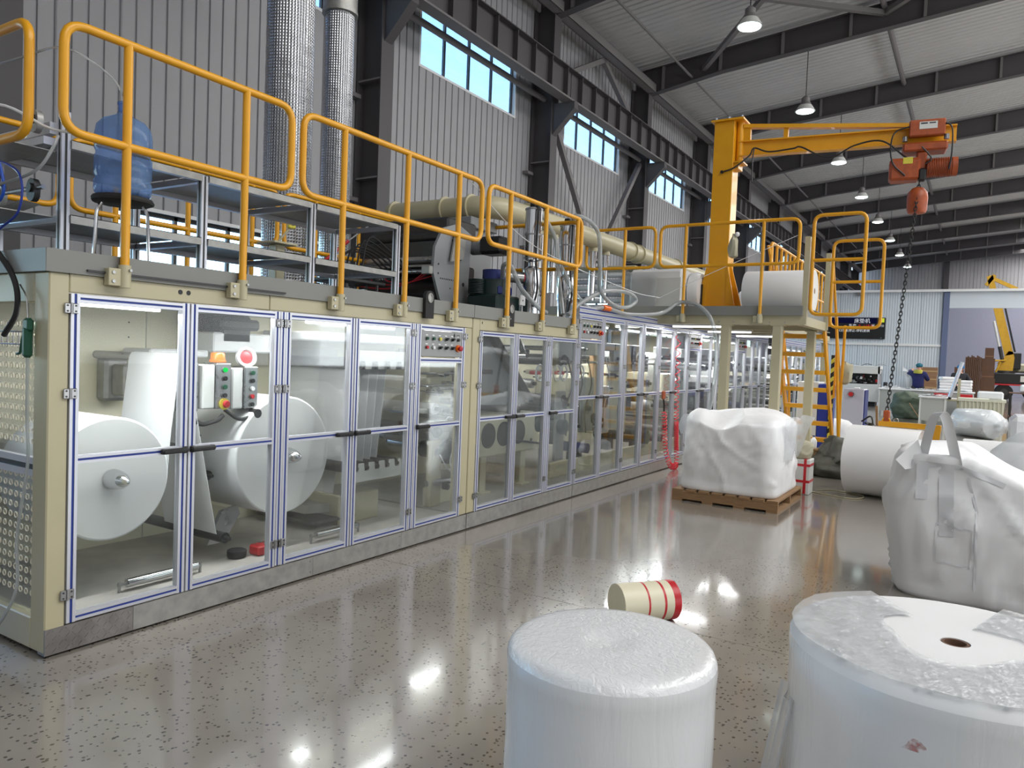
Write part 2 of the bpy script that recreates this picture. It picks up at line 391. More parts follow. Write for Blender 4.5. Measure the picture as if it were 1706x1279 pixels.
OFF = [0, .8, 1.6, 2.475, 3.35, 4.225, 5.1, 6.0]
def wall_bay(y0, high, low):
    for k in range(7):
        a, b_ = y0 + OFF[k], y0 + OFF[k + 1]; inw = 2 <= k <= 5
        segs = (['full_low', 'mid'] if low and inw else ['all']) + ['top'] if high and inw else (['full_low', 'midtop'] if low and inw else ['lowonly'])
        for sname in segs:
            o = link('wall_panel', PM[sname], wl, (WX, a, 0)); o.scale = (1, b_ - a, 1)
WN = [0]
def wall_window(y0, y1, z0, z1, n, transom, parent=None):
    WN[0] += 1
    w = struct('window_%d' % WN[0], B('white').box(WX - .14, y0, z0 - .05, WX + .012, y1, z0).box(WX - .14, y0 - .05, z0 - .05, WX + .012, y0, z1 + .05)
               .box(WX - .14, y1, z0 - .05, WX + .012, y1 + .05, z1 + .05).box(WX - .14, y0, z1, WX + .012, y1, z1 + .05))
    f = B('dsteel'); fx0, fx1 = WX - .125, WX - .075
    f.box(fx0, y0, z0, fx1, y1, z0 + .035).box(fx0, y0, z1 - .05, fx1, y1, z1).box(fx0, y0, z0, fx1, y0 + .035, z1).box(fx0, y1 - .035, z0, fx1, y1, z1)
    f.build('window_frame', w, 0)
    for k in range(1, n):
        y = y0 + (y1 - y0) * k / n; B('dsteel').box(fx0, y - .025, z0, fx1, y + .025, z1).build('mullion', w, 0)
    if transom: B('dsteel').box(fx0 + .005, y0, transom - .02, fx1 - .005, y1, transom + .02).build('transom', w, 0)
    for k in range(n):
        a = y0 + (y1 - y0) * k / n; b_ = y0 + (y1 - y0) * (k + 1) / n
        for za, zb in (((z0, transom), (transom, z1)) if transom else ((z0, z1),)):
            B('win').box(WX - .104, a, za, WX - .098, b_, zb).build('pane', w, 0)
for y in YC:
    if y > 68: continue
    hi = 3 < y or y > 9
    wall_bay(y, hi, True)
    wall_window(y + 1.6, y + 5.1, 1.15, 3.25, 4, None)
    if hi: wall_window(y + 1.6, y + 5.1, 7.15, 8.5, 4, 8.08)

def hsection(b, x0, x1, y, z0, z1, fw=.3, tf=.02):
    b.box(x0, y - fw / 2, z0, x0 + tf, y + fw / 2, z1).box(x1 - tf, y - fw / 2, z0, x1, y + fw / 2, z1).box(x0 + tf, y - .008, z0, x1 - tf, y + .008, z1)
def rz_top(x): return 10.46 + .1 * (x + 5.8) if x <= 12 else 10.46 + .1 * (17.8 - (x - 12) * 1.0)
col_me = None
for y in YC:
    c = B('beam'); hsection(c, WX + .03, -5.4, y, 0, 9.9, .32)
    o = struct('steel_column', c, 0)
    for z in (2.6, 4.5, 6.2, 8.75): B('brace').box(WX + .06, y - .15, z, -5.43, y + .15, z + .03).build('stiffener', o, 0)
    for z in (4.1, 5.9, 8.9): B('brace').box(WX + .0, y - .42, z, WX + .16, y - .17, z + .07).build('rail_clip', o, 0)
    # corbel under the runway
    B('beam').prism([(-5.4, 6.85), (-5.4, 7.58), (-4.82, 7.58), (-4.82, 7.42)], (0, y - .1, 0), (1, 0, 0), (0, 0, 1), (0, .2, 0)).build('corbel', o, 0)
    # rafter (tapered I beam, both roof slopes)
    r = B('beam')
    lo = [(-5.4, 9.7), (-3.2, 10.05), (12, 11.45), (24, 10.05)]; hi = [(24, 11.0), (12, 12.18), (-5.9, 10.4), (-5.9, 9.7)]
    r.prism(lo + hi, (0, y - .007, 0), (1, 0, 0), (0, 0, 1), (0, .014, 0))
    for (xa, za), (xb, zb) in zip(lo[:-1], lo[1:]): r.bx((xa, y, za), (xb, y, zb), .24, .02)
    for (xa, za), (xb, zb) in (((-5.9, 10.4), (12, 12.18)), ((12, 12.18), (24, 11.0))): r.bx((xa, y, za), (xb, y, zb), .24, .02)
    ro = struct('roof_beam', r, 0)
    x = -5.0
    while x < 11.5:
        zl = 9.7 + (x + 5.4) * .159 if x < -3.2 else 10.05 + (x + 3.2) * .0921
        zt = 10.4 + (x + 5.9) * .0994
        for s in (-1, 1): B('brace').box(x - .035, y + s * .012, zl + .01, x + .035, y + s * .10, zt - .01).build('stiffener', ro, 0)
        x += 1.75
    # runway girder of this bay
    if y < 68:
        g = B('beam'); g.box(-5.01, y + .02, 7.62, -4.99, y + 5.98, 8.28).box(-5.16, y + .02, 8.28, -4.84, y + 5.98, 8.3)
        g.use('brace').box(-5.14, y + .02, 7.58, -4.86, y + 5.98, 7.62)
        go = struct('runway_beam', g, 0)
        for k in range(8): B('beam').box(-4.99, y + .38 + k * .75, 7.62, -4.87, y + .40 + k * .75, 8.28).build('stiffener', go, 0)
        struct('tie_beam', B('brace').cyl((-5.62, y + .16, 7.7), (-5.62, y + 5.84, 7.7), .065, n=10))
        e = B('brace').box(-5.45, y + .12, 9.72, -5.2, y + 5.88, 9.76).box(-5.22, y + .12, 9.72, -5.19, y + 5.88, 9.95).box(-5.75, y + .12, 9.95, -5.55, y + 5.88, 10.0)
        struct('eave_beam', e, 0)
        struct('tie_beam', B('brace').cyl((-4.1, y + .02, 10.02), (-4.1, y + 5.98, 10.02), .035, n=8))
        struct('strut_beam', B('brace').cyl((1.05, y + .02, 10.98), (1.05, y + 5.98, 10.98), .075, n=10))
        struct('strut_beam', B('brace').cyl((7.4, y + .02, 11.5), (7.4, y + 5.98, 11.5), .075, n=10))
ya = YC[4]; yb = YC[5]
assert abs(ya - 15.95) < 10
y16, y22 = 15.95, 21.95
for p, q in (((-5.62, 18.95, 9.75), (-5.62, y16 + .2, 8.3)), ((-5.62, 18.95, 9.75), (-5.62, y22 - .2, 8.3)),
             ((-5.62, y16 + .15, 7.55), (-5.62, 18.9, 4.2)), ((-5.62, y22 - .15, 7.55), (-5.62, 19.0, 4.2)),
             ((-3.75, y22 - .05, 10.2), (.95, y16 + .1, 10.75)), ((1.05, y22 - .05, 10.85), (-3.7, y16 + .1, 10.2)), ((1.05, y22 - .05, 10.85), (7.3, y16 + .1, 11.3)), ((7.3, y22 - .05, 11.3), (1.1, y16 + .1, 10.85))):
    struct('brace_beam', B('brace').bx(p, q, .13, .13), 0)

# roof: ribbed sheets running up the slope to the ridge
def roof_mesh(x0, x1, z0, z1, name):
    b = B('roof'); pr = []
    for k in range(4):
        y = k / 4; pr += [(y + .002, 0), (y + .16, 0), (y + .175, -.035), (y + .225, -.035), (y + .24, 0)]
    pr.append((.998, 0)); n = len(pr)
    vs = [(x, y, z + d) for x, z in ((x0, z0), (x1, z1)) for y, d in pr]
    b.add(vs, [(i + 1, i, n + i, n + i + 1) for i in range(n - 1)])
    b.add([(x0, .002, z0 + .06), (x0, .998, z0 + .06), (x1, .998, z1 + .06), (x1, .002, z1 + .06)], [(0, 3, 2, 1)])
    return b.mesh(name, smooth=0)
ce = struct('ceiling', B('roof').box(11.7, -8.6, 12.34, 12.3, 72, 12.38))
tag(ce, 'ribbed metal roof sheeting on dark portal beams')
ra = roof_mesh(-6.25, 12, 10.52, 12.32, 'roof_panel'); rb_ = roof_mesh(12, 24.3, 12.32, 11.1, 'roof_panel')
for k in range(-8, 72):
    for me in (ra, rb_): link('roof_panel', me, ce, (0, k, 0))

# back wall, right wall, wall behind
wb = struct('wall_back', B('wall').box(-6.2, 71.6, 0, 24.4, 71.8, 12.3))
bm_ = panel_mesh(5.0, 12.2)
for k in range(30):
    o = link('wall_panel', bm_, wb, (-6 + k, 71.5, 0)); o.rotation_euler = (0, 0, -pi / 2); o.location.x += 0
B('beam').box(.85, 71.2, 0, 1.25, 71.45, 11.0).build('wall_post', wb, 0)
struct('wall_right', B('wall').box(24.2, -8.6, 0, 24.4, 72, 11.2))
struct('wall_rear', B('wall').box(-6.2, -8.8, 0, 24.4, -8.6, 12.3))
# inner partition, white sheet on the left and an opening with a header on the right
YP = 45.0
pt = struct('wall_partition', B('pwall').box(-6.0, YP + .06, 0, 1.95, YP + .12, 5.7))
tag(pt, 'pale blue white sheet partition across the hall, open on its right half')
pm = panel_mesh(0, 2.8, 'pwall', 8, .022); pm2 = panel_mesh(2.92, 5.7, 'pwall', 8, .022)
for k in range(8):
    for q in (pm, pm2):
        o = link('wall_panel', q, pt, (-6 + k * .99, YP + .02, 0)); o.rotation_euler = (0, 0, -pi / 2); o.scale = (1, .99, 1)
B('white').box(-6, YP - .05, 2.8, 1.95, YP + .06, 2.92).build('seam_rail', pt, 0)
B('white').box(-6, YP - .25, 5.66, 24, YP + .3, 5.78).build('flashing', pt, 0)
B('brace').box(-2.2, YP - .2, 5.5, -2.0, YP + .05, 5.66).build('bracket', pt, 0)
B(mat('slate_blue_paint', (96, 108, 140), .5)).box(1.95, YP - .12, 0, 2.22, YP + .2, 5.66).build('post', pt, 0)
B('pwall').box(2.22, YP - .02, 4.82, 24, YP + .12, 5.66).build('header', pt, 0)
lav = mat('far_hall_wall', (150, 152, 172), .6, var=.03)
struct('wall_far', B(lav).box(-6, 58.0, 0, 24.2, 58.15, 6.9), 0)
# ------------------------------------------------------------------ the long machine: glazed enclosures, decks
def door(parent, y0, y1, z0, z1, zm, hinge, hand, w=.042, blue=True, top=None, seed=0):
    """aluminium framed acrylic door in the plane x = 0; hinge and hand are the y of those edges (or None); top: lower edge of a blind head panel"""
    d = B(); n = (1, 0, 0); xf = .006
    d.prof((xf, y0 + w / 2, z0), (xf, y0 + w / 2, z1), n, w, .04, blue); d.prof((xf, y1 - w / 2, z0), (xf, y1 - w / 2, z1), n, w, .04, blue)
    zs = [z0 + w / 2, zm, z1 - w / 2] + ([top] if top else [])
    for z in zs: d.prof((xf, y0 + w, z), (xf, y1 - w, z), n, w * .9, .04, blue)
    o = d.build('door', parent, 0)
    zt = (top - w / 2) if top else z1 - w
    for a, b_ in ((z0 + w, zm - w * .45), (zm + w * .45, zt)):
        B('glass').box(-.020, y0 + w * .8, a - .004, -.016, y1 - w * .8, b_ + .004).build('pane', o, 0)
    if hand is not None:
        s = 1 if hand == y0 else -1
        hb = B('black'); hb.cbox(xf + .002, hand + s * .005, zm - .018, xf + .022, hand + s * .03, zm + .018, .004)
        hb.cbox(xf + .012, hand + s * .004, zm - .014, xf + .034, hand + s * .155, zm + .014, .008).cbox(xf + .002, hand + s * .13, zm - .014, xf + .022, hand + s * .155, zm + .014, .004)
        hb.build('handle', o)
    if hinge is not None:
        for z in (z0 + .14, z0 + (z1 - z0) * .70, z1 - .07):
            hb = B('steel'); hb.cbox(xf + .001, hinge - .032, z - .024, xf + .008, hinge - .004, z + .024, .003).cbox(xf + .001, hinge + .004, z - .024, xf + .008, hinge + .032, z + .024, .003)
            hb.cyl((xf + .008, hinge, z - .026), (xf + .008, hinge, z + .026), .006, n=8)
            hb.use('dsteel')
            for yy in (-.019, .019):
                for zz in (-.013, .013): hb.cyl((xf + .006, hinge + yy, z + zz), (xf + .0105, hinge + yy, z + zz), .0045, n=6)
            hb.build('hinge', o)
    return o
def panel_buttons(parent, y0, y1, z0, z1, x=.004, two=True):
    """grey operator panel: two rows of push buttons and selectors, emergency stop at the lower right"""
    p = B(mat('panel_grey', (150, 152, 152), .4, .4)); p.cbox(x - .03, y0, z0, x, y1, z1, .004)
    p.use('white'); w = y1 - y0; h = z1 - z0
    cols = 6
    for r in range(2):
        for k in range(cols):
            yy = y0 + w * (.12 + .155 * k); zz = z0 + h * (.36 + .34 * r) + h * .13
            if not (r == 0 and k == 5): p.box(x, yy - .013, zz - .004, x + .0008, yy + .013, zz + .004)
    p.use('black').prism([(0, .02), (.014, 0), (0, -.02), (-.014, 0)], (x, y0 + w * .80, z1 - h * .13), (0, 1, 0), (0, 0, 1), (.0008, 0, 0)).box(x, y0 + w * .85, z1 - h * .13 + .003, x + .0008, y0 + w * .94, z1 - h * .13 + .007).box(x, y0 + w * .85, z1 - h * .13 - .007, x + .0008, y0 + w * .94, z1 - h * .13 - .003)
    po = p.build('control_panel', parent)
    pal = [['red', 'white', 'black', 'black', 'black', None], ['green', 'green', 'amber2', 'black', 'black', 'dsteel']]
    for r in range(2):
        for k in range(cols):
            c = pal[r][k]; yy = y0 + w * (.12 + .155 * k); zz = z0 + h * (.36 + .34 * r)
            if c is None:
                B('amber').cyl((x, yy, zz), (x + .012, yy, zz), .03, n=14).use('red').lathe((x + .012, yy, zz), (1, 0, 0), [(.012, 0), (.012, .012), (.022, .016), (.022, .026), (.012, .032), (0, .033)], 14).build('emergency_stop', po)
            elif c == 'black':
                B('steel').cyl((x, yy, zz), (x + .008, yy, zz), .016, n=12).use('black').cyl((x + .008, yy, zz), (x + .018, yy, zz), .013, n=12).bx((x + .022, yy - .012, zz - .008), (x + .022, yy + .012, zz + .008), .01, .012, (1, 0, 0)).build('selector', po)
            else:
                m = MB_AMB if c == 'amber2' else c
                B('steel').cyl((x, yy, zz), (x + .006, yy, zz), .017, n=12).use(m).cyl((x + .006, yy, zz), (x + .016, yy, zz), .013, n=12).build('push_button', po)
MB_AMB = mat('yellow_lens', (206, 196, 70), .3)
M['tread'] = mat('tread_plate', (150, 146, 144), .33, .85, var=.2, vscale=9)
M['inner'] = mat('inner_floor_plate', (182, 177, 170), .7, var=.16, vscale=5)
M['pan'] = mat('cream_inner_panel', (216, 210, 184), .42, var=.03, vscale=2)

def tube_light(parent, x, y0, y1, z, power, vis=True):
    t = B('white').box(x - .02, y0 - .02, z + .012, x + .02, y1 + .02, z + .04).use('tube').cyl((x, y0, z), (x, y1, z), .013, n=10)
    t.build('tube_light', parent)
    l = bpy.data.lights.new('tube_glow', 'AREA'); l.shape = 'RECTANGLE'; l.size = .12; l.size_y = y1 - y0; l.energy = power * 2.2
    o = bpy.data.objects.new('tube_glow', l); COL.objects.link(o); o.location = (x, (y0 + y1) / 2, z - .02)
    return o

# ---- first enclosure: unwind station
E1 = thing('unwind_enclosure', 'cream machine enclosure with five glazed doors over a tread plate skirt, two large rolls inside', 'machine', (-1, 3.45, 0))
b = B('cream')
b.cbox(-.13, 1.77, .02, 0, 1.862, 1.80, .006).build('corner_post', E1)
B('cream').cbox(-.10, 5.035, .14, 0, 5.135, 1.71, .006).build('corner_post', E1)
B('cream').cbox(-.10, 1.862, 1.712, 0, 3.02, 1.80, .004).build('head_beam', E1); B('cream').cbox(-.10, 3.024, 1.712, 0, 5.135, 1.80, .004).build('head_beam', E1)
for y in (3.103, 4.37): B().prof((.006, y + .021, .145), (.006, y + .021, 1.708), (1, 0, 0), .04).build('mullion', E1, 0)
B('cream').cbox(-2.0, 1.77, .02, -.13, 1.83, .17, .005).cbox(-2.0, 1.77, 1.66, -.13, 1.83, 1.80, .005).cbox(-2.1, 1.77, .02, -2.0, 1.862, 1.80, .005).build('end_frame', E1)
d = B('black')
for y in (2.43, 2.478): d.cyl((.001, y, 1.765), (.0015, y, 1.765), .013, n=14)
d.build('cable_hole', E1)
sk = [1.77, 2.2, 3.42, 4.3, 5.137]
for a, c in zip(sk[:-1], sk[1:]):
    s = B('tread' if a < 2 else 'galv').box(-.06, a + .001, .012, .004, c - .001, .135); s.use('steel')
    for zz in (.04, .11):
        s.cyl((.004, c - .02, zz), (.007, c - .02, zz), .006, n=8)
    s.build('skirt_plate', E1)
t = B('tread')
for i in range(14):
    for j in range(4):
        y = 1.785 + i * .030 + (j % 2) * .0; z = .028 + j * .029; s = 1 if (i + j) % 2 else -1
        t.bx((.0045, y - .009, z - s * .009), (.0045, y + .009, z + s * .009), .005, .003, (1, 0, 0))
tag(t.build('tread_pattern', E1, 0), kind='stuff')
Z0, Z1, ZM = .142, 1.708, .922
dd = [(1.866, 2.484, 1.866, 2.484), (2.494, 3.100, 3.100, 2.494), (3.146, 3.740, 3.146, 3.740), (3.750, 4.366, 4.366, 3.750)]
for y0, y1, hi, ha in dd: door(E1, y0, y1, Z0, Z1, ZM, hi, ha)
door(E1, 4.416, 5.030, Z0, Z1, ZM, 5.030, 4.416, top=1.435)
panel_buttons(E1, 4.462, 4.985, 1.462, 1.664)
# deck with folded lip
B('deck').box(-2.05, 1.75, 1.86, .012, 5.137, 1.905).box(-.004, 1.75, 1.80, .014, 5.137, 1.906).box(-2.05, 1.748, 1.80, .012, 1.766, 1.906).build('deck_plate', E1, 0)
B('dsteel').box(.014, 1.93, 1.816, .026, 3.12, 1.826).build('cable_rail', E1, 0)
B('inner').box(-1.9, 1.84, .12, -.02, 5.1, .132).build('inner_floor', E1, 0)
bp = B('pan').box(-1.30, 1.84, .13, -1.26, 3.02, 1.72); bp.use('black')
for y in (2.02, 2.10, 2.9):
    for z in (1.62, 1.52): bp.cyl((-1.262, y, z), (-1.258, y, z), .006, n=6)
bp.build('mounting_panel', E1, 0)
B('pan').box(-1.30, 3.03, .13, -1.26, 5.1, 1.72).build('mounting_panel', E1, 0)
B('pan').box(-1.9, 1.84, 1.725, -.11, 5.1, 1.735).build('ceiling_panel', E1, 0)
# end panel of clear sheet with punched rings
B('glass').box(-1.99, 1.800, .17, -.13, 1.804, 1.66).build('end_pane', E1, 0)
B().prof((-1.99, 1.79, .88), (-.13, 1.79, .88), (0, -1, 0), .09, .03, False).build('end_rail', E1, 0)
r = B(mat('punched_ring', (222, 216, 196), .3, var=0))
for zz0, nz in ((.27, 12), (1.0, 12)):
    for i in range(18):
        for j in range(nz):
            c = V(-.175 - i * .054, 1.797, zz0 + j * .051)
            r.tube([c + V(cos(k * pi / 5) * .0135, 0, sin(k * pi / 5) * .0135) for k in range(10)], .0032, 4, True)
tag(r.build('ring_pattern', E1), kind='stuff')
g = B('steel')
for (x0, z0), (x1, z1) in (((-.13, 1.52), (-.9, 1.52)), ((-.13, 1.46), (-.9, 1.46))): g.cyl((x0, 1.765, z0), (x1, 1.765, z1), .004, n=6)
for i in range(12): g.cyl((-.15 - i * .055, 1.765, 1.52), (-.15 - i * .055, 1.765, 1.455), .003, n=5)
tag(g.build('wire_tray'), 'wire tray hung across the top of the clear end panel', 'tray')
tube_light(E1, -.20, 1.92, 2.44, 1.672, 6); tube_light(E1, -.18, 2.6, 3.05, 1.69, 3); tube_light(E1, -.22, 3.2, 3.7, 1.69, 4); tube_light(E1, -.7, 3.95, 4.95, 1.69, 7); tube_light(E1, -.14, 4.0, 4.9, 1.695, 3)

# ---- second enclosure
E2 = thing('former_enclosure', 'cream machine enclosure in the middle with three glazed doors and handwheels inside', 'machine', (-1, 6.1, 0))
B('cream').cbox(-.10, 5.145, .14, 0, 5.247, 1.80, .006).build('corner_post', E2)
B('cream').cbox(-.10, 5.247, 1.70, 0, 7.085, 1.80, .004).build('head_beam', E2)
B('dsteel').prism([(0, .014), (.008, 0), (0, -.014), (-.008, 0)], (.0, 5.28, 1.765), (0, 1, 0), (0, 0, 1), (.001, 0, 0)).build('keyhole', E2)
for y in (6.45,): B().prof((.006, y + .02, .145), (.006, y + .02, 1.695), (1, 0, 0), .036).build('mullion', E2, 0)
for a, c in ((5.145, 6.05), (6.05, 7.085)):
    s = B('galv').box(-.06, a + .001, .012, .004, c - .001, .135).use('steel')
    for zz in (.04, .11): s.cyl((.004, a + .03, zz), (.007, a + .03, zz), .006, n=8)
    s.build('skirt_plate', E2)
for y0, y1, hi, ha in ((5.25, 5.838, 5.25, 5.838), (5.848, 6.448, 6.448, 5.848), (6.490, 7.08, 7.08, 6.49)): door(E2, y0, y1, Z0, 1.695, .935, hi, ha)
B('deck').box(-2.05, 5.143, 1.86, .012, 7.09, 1.905).box(-.004, 5.143, 1.80, .014, 7.09, 1.906).build('deck_plate', E2, 0)
B('inner').box(-1.9, 5.15, .12, -.02, 7.09, .132).build('inner_floor', E2, 0)
B('pan').box(-1.65, 5.15, .13, -1.61, 7.09, 1.72).build('mounting_panel', E2, 0)
B('pan').box(-1.9, 5.15, 1.725, -.11, 7.09, 1.735).build('ceiling_panel', E2, 0)
tube_light(E2, -.8, 5.5, 6.4, 1.69, 8); tube_light(E2, -1.0, 6.5, 7.05, 1.69, 5)

# ---- third enclosure, aluminium framed, under the crossing platform
def alu_enclosure(nm, label, ya, yb, zt, edges, zm, panels, skirt, zf=.142):
    E = thing(nm, label, 'machine', (-1, (ya + yb) / 2, 0))
    B().prof((.006, ya, zt + .025), (.006, yb, zt + .025), (1, 0, 0), .05).build('head_rail', E, 0)
    B().prof((.006, ya, zt + .075), (.006, yb, zt + .075), (1, 0, 0), .045).build('head_rail', E, 0)
    for k, (y0, y1) in enumerate(edges):
        hd = y1 if k % 2 == 0 else y0; hg = y0 if k % 2 == 0 else y1
        door(E, y0 + .004, y1 - .004, zf, zt - .002, zm, hg + (.004 if hg == y0 else -.004), (hd - .004 if hd == y1 else hd + .004), top=(zt - .27 if k in panels else None))
        if k in panels: panel_buttons(E, y0 + .05, y1 - .05, zt - .245, zt - .05)
    for y in skirt:
        B('galv').box(-.06, y[0] + .001, .012, .004, y[1] - .001, .135).build('skirt_plate', E, 0)
    B('inner').box(-1.9, ya, .12, -.02, yb, .132).build('inner_floor', E, 0)
    B('pan').box(-1.9, ya, .13, -1.86, yb, zt).build('mounting_panel', E, 0)
    return E
ed3 = [(7.10, 7.712), (7.712, 8.325), (8.345, 8.91), (8.93, 9.50), (9.50, 10.08), (10.09, 10.65), (10.67, 11.23), (11.23, 11.82)]
E3 = alu_enclosure('press_enclosure', 'aluminium framed glazed enclosure of eight doors running under the platform', 7.092, 11.84, 1.955, ed3, 1.065, {0, 6}, [(7.092, 8.6), (8.6, 10.2), (10.2, 11.84)])
ed4 = [(12.12, 12.72), (12.72, 13.28), (13.30, 13.84), (13.84, 14.40), (14.42, 14.98), (14.98, 15.52)]
B('deck').box(-1.85, 7.095, 1.885, -.05, 7.75, 1.903).build('top_plate', E3, 0)
E4 = alu_enclosure('folding_enclosure', 'aluminium framed glazed enclosure behind the cream platform leg', 12.1, 15.54, 1.985, ed4, 1.08, {2}, [(12.1, 13.8), (13.8, 15.54)])
ed5 = [(17.2 + k * .62, 17.2 + k * .62 + .61) for k in range(8)]
E5 = alu_enclosure('stacking_enclosure', 'farther glazed aluminium enclosure seen through the yellow ladder', 17.18, 22.2, 1.985, ed5, 1.08, {3}, [(17.18, 19.5), (19.5, 22.2)])
for E, a, c in ((E3, 7.5, 8.9), (E3, 9.3, 11.4), (E4, 12.4, 15.2), (E5, 17.6, 21.8)): tube_light(E, -.5, a, c, 1.90, 16 * (c - a))

# ------------------------------------------------------------------ insides
def roller(E, y, z, x0, x1, r, m='chrome', name='roller', sh=True, n=14):
    q = B(m).cyl((x0, y, z), (x1, y, z), r, n=n)
    if sh: q.use('dsteel').cyl((x1, y, z), (x1 + .04, y, z), r * .4, n=8).cyl((x0 - .04, y, z), (x0, y, z), r * .4, n=8)
    return q.build(name, E)
def web(path, x0, x1, label, group=None, th=.003):
    """sheet of nonwoven running along a (y, z) path, as wide as x0..x1"""
    P = [Vector((0, y, z)) for y, z in path]; q = B('paper'); n = len(P); top = []; 
    for i in range(n):
        t = (P[min(i + 1, n - 1)] - P[max(i - 1, 0)]).normalized(); nn = V(0, -t.z, t.y); top.append((P[i] - nn * th / 2, P[i] + nn * th / 2))
    vs = []
    for a, c in top: vs += [V(x0, a.y, a.z), V(x1, a.y, a.z), V(x1, c.y, c.z), V(x0, c.y, c.z)]
    fs = [(3, 2, 1, 0), tuple(4 * (n - 1) + k for k in range(4))]
    for i in range(n - 1):
        for k in range(4): fs.append((4 * i + k, 4 * i + (k + 1) % 4, 4 * i + 4 + (k + 1) % 4, 4 * i + 4 + k))
    q.add(vs, fs); return tag(q.build('nonwoven_web'), label, 'fabric sheet', group)
def paper_roll(name, label, c, ax, r, l, bore=.038, n=48, cone=True, group=None):
    """c: centre of the front face, ax: unit vector pointing out of that face"""
    c = Vector(c); ax = Vector(ax).normalized(); t = thing(name, label, 'roll', c - ax * l / 2 - V(0, 0, r), group)
    e = .012
    q = B('paper').lathe(c, -ax, [(r - e, 0), (r - e * .3, e * .3), (r, e), (r, l - e), (r - e * .3, l - e * .3), (r - e, l)], n)
    q.f = [f for f in q.f if len(f) == 4]; q.mi = q.mi[:len(q.f)]
    q.build('wound_sheet', t, 50)
    s = B('paperedge').lathe(c, -ax, [(r - e, 0), (r * .62, .002), (bore, 0), (bore, l), (r * .62, l - .002), (r - e, l)], n); s.f = [f for f in s.f if len(f) == 4]; s.mi = s.mi[:len(s.f)]
    s.build('roll_side', t, 20)
    B('card').lathe(c, -ax, [(bore, -.001), (bore - .006, -.001), (bore - .006, l), (bore, l)], 20).build('core', t)
    return t
R1 = paper_roll('paper_roll', 'large white roll with chrome cone behind the first glazed door', (-.30, 2.25, .752), (1, 0, 0), .333, .52)
R2 = paper_roll('paper_roll', 'second larger white roll across the second and third glazed doors', (-.30, 3.43, .77), (1, 0, 0), .395, .60)
for R, y, z, xx in ((R1, 2.25, .752, -.30), (R2, 3.43, .77, -.30)):
    B('chrome').lathe((xx - .02, y, z), (1, 0, 0), [(.045, 0), (.055, .03), (.054, .06), (.045, .11), (.028, .15), (.008, .176), (0, .178)], 20).use('dsteel').cyl((xx - .9, y, z), (xx - .02, y, z), .028, n=12).build('chuck', R)
    B('galv').cbox(-1.26, y - .14, z - .14, -1.16, y + .14, z + .14, .02).build('spindle_flange', E1)
# first web: roll one up over the top roller and down to the lower dancer
web([(2.572, .70), (2.583, .78), (2.60, 1.0), (2.645, 1.40), (2.66, 1.425), (2.685, 1.43), (2.71, 1.40)], -.82, -.31, 'white sheet rising from the first roll to the upper roller')
web([(2.71, 1.40), (2.80, .95), (2.93, .33), (2.95, .29), (2.985, .30)], -.86, -.33, 'white sheet running down past the control boxes to a floor roller')
roller(E1, 2.685, 1.40, -1.26, -.29, .026, 'steel'); roller(E1, 2.96, .30, -1.26, -.28, .034, 'black'); roller(E1, 2.82, .84, -1.26, -.55, .033, 'black'); roller(E1, 2.99, .66, -1.26, -.50, .03, 'black')
B('galv').cbox(-1.26, 2.68, 1.10, -1.14, 2.84, 1.38, .02).cbox(-1.14, 2.72, 1.14, -1.0, 2.80, 1.34, .01).build('roller_bracket', E1)
B('white').cbox(-1.26, 2.86, 1.40, -.95, 3.3, 1.45, .01).build('upper_arm', E1)
B('steel').prism([(2.92, .24), (3.04, .24), (3.16, .40), (3.14, .46), (3.02, .44)], (-.40, 0, 0), (0, 1, 0), (0, 0, 1), (-.03, 0, 0)).build('dancer_arm', E1)
B('pan').prism([(2.95, .27), (3.02, .25), (3.18, .36), (3.14, .43)], (-1.0, 0, 0), (0, 1, 0), (0, 0, 1), (.55, 0, 0)).build('dancer_box', E1)
B('dsteel').prism([(2.80, .80), (2.87, .80), (3.02, .90), (2.98, .94)], (-.62, 0, 0), (0, 1, 0), (0, 0, 1), (-.03, 0, 0)).build('dancer_arm', E1)
# control boxes on their hanger
def pendant_box(y, z0, z1, x, kind):
    q = B('offw').cbox(x - .13, y - .085, z0, x, y + .0, z1, .008); q.use('steel').cbox(x - .125, y - .0, z0 + .0, x + .012, y + .105, z1 + .01, .006)
    o = q.build('control_box', E1)
    cols = ['green', 'black', 'green', 'black', 'estop'] if kind else ['green', 'black', 'white', 'red', 'black']
    for k, c in enumerate(cols):
        z = z1 - .03 - k * (z1 - z0) * .195
        if c == 'estop':
            B(MB_AMB).cyl((x + .013, y + .055, z), (x + .02, y + .055, z), .036, n=14).use('red').lathe((x + .02, y + .055, z), (1, 0, 0), [(.012, 0), (.024, .014), (.02, .028), (0, .03)], 12).build('emergency_stop', o)
        else:
            B('steel').cyl((x + .012, y + .055, z), (x + .018, y + .055, z), .019, n=12).use(emis('lit_green', (20, 220, 90), 1.4) if (kind and k == 0) else c).cyl((x + .018, y + .055, z), (x + .028, y + .055, z), .014, n=12).build('push_button', o)
    return o
pendant_box(2.90, 1.10, 1.37, -.33, True); pendant_box(3.13, 1.09, 1.35, -.36, False)
B('amber').lathe((-.38, 2.95, 1.385), (0, 0, 1), [(.05, 0), (.05, .012), (.044, .014), (.042, .05), (.034, .06), (0, .061)], 16).build('amber_beacon', E1)
B('white').lathe((-.42, 3.20, 1.42), (1, -.25, .25), [(.066, -.03), (.066, .0), (.05, .005), (.046, -.01)], 24).use('red').lathe((-.42, 3.20, 1.42), (1, -.25, .25), [(.048, -.012), (.03, -.004), (0, -.004)], 24).build('cable_drum', E1)
B('dsteel').tube(fillet([(-.36, 2.74, 1.1), (-.34, 2.80, 1.0), (-.33, 2.93, 1.03), (-.33, 2.96, 1.06)], .05), .014, 8).build('hanger_arm', E1)
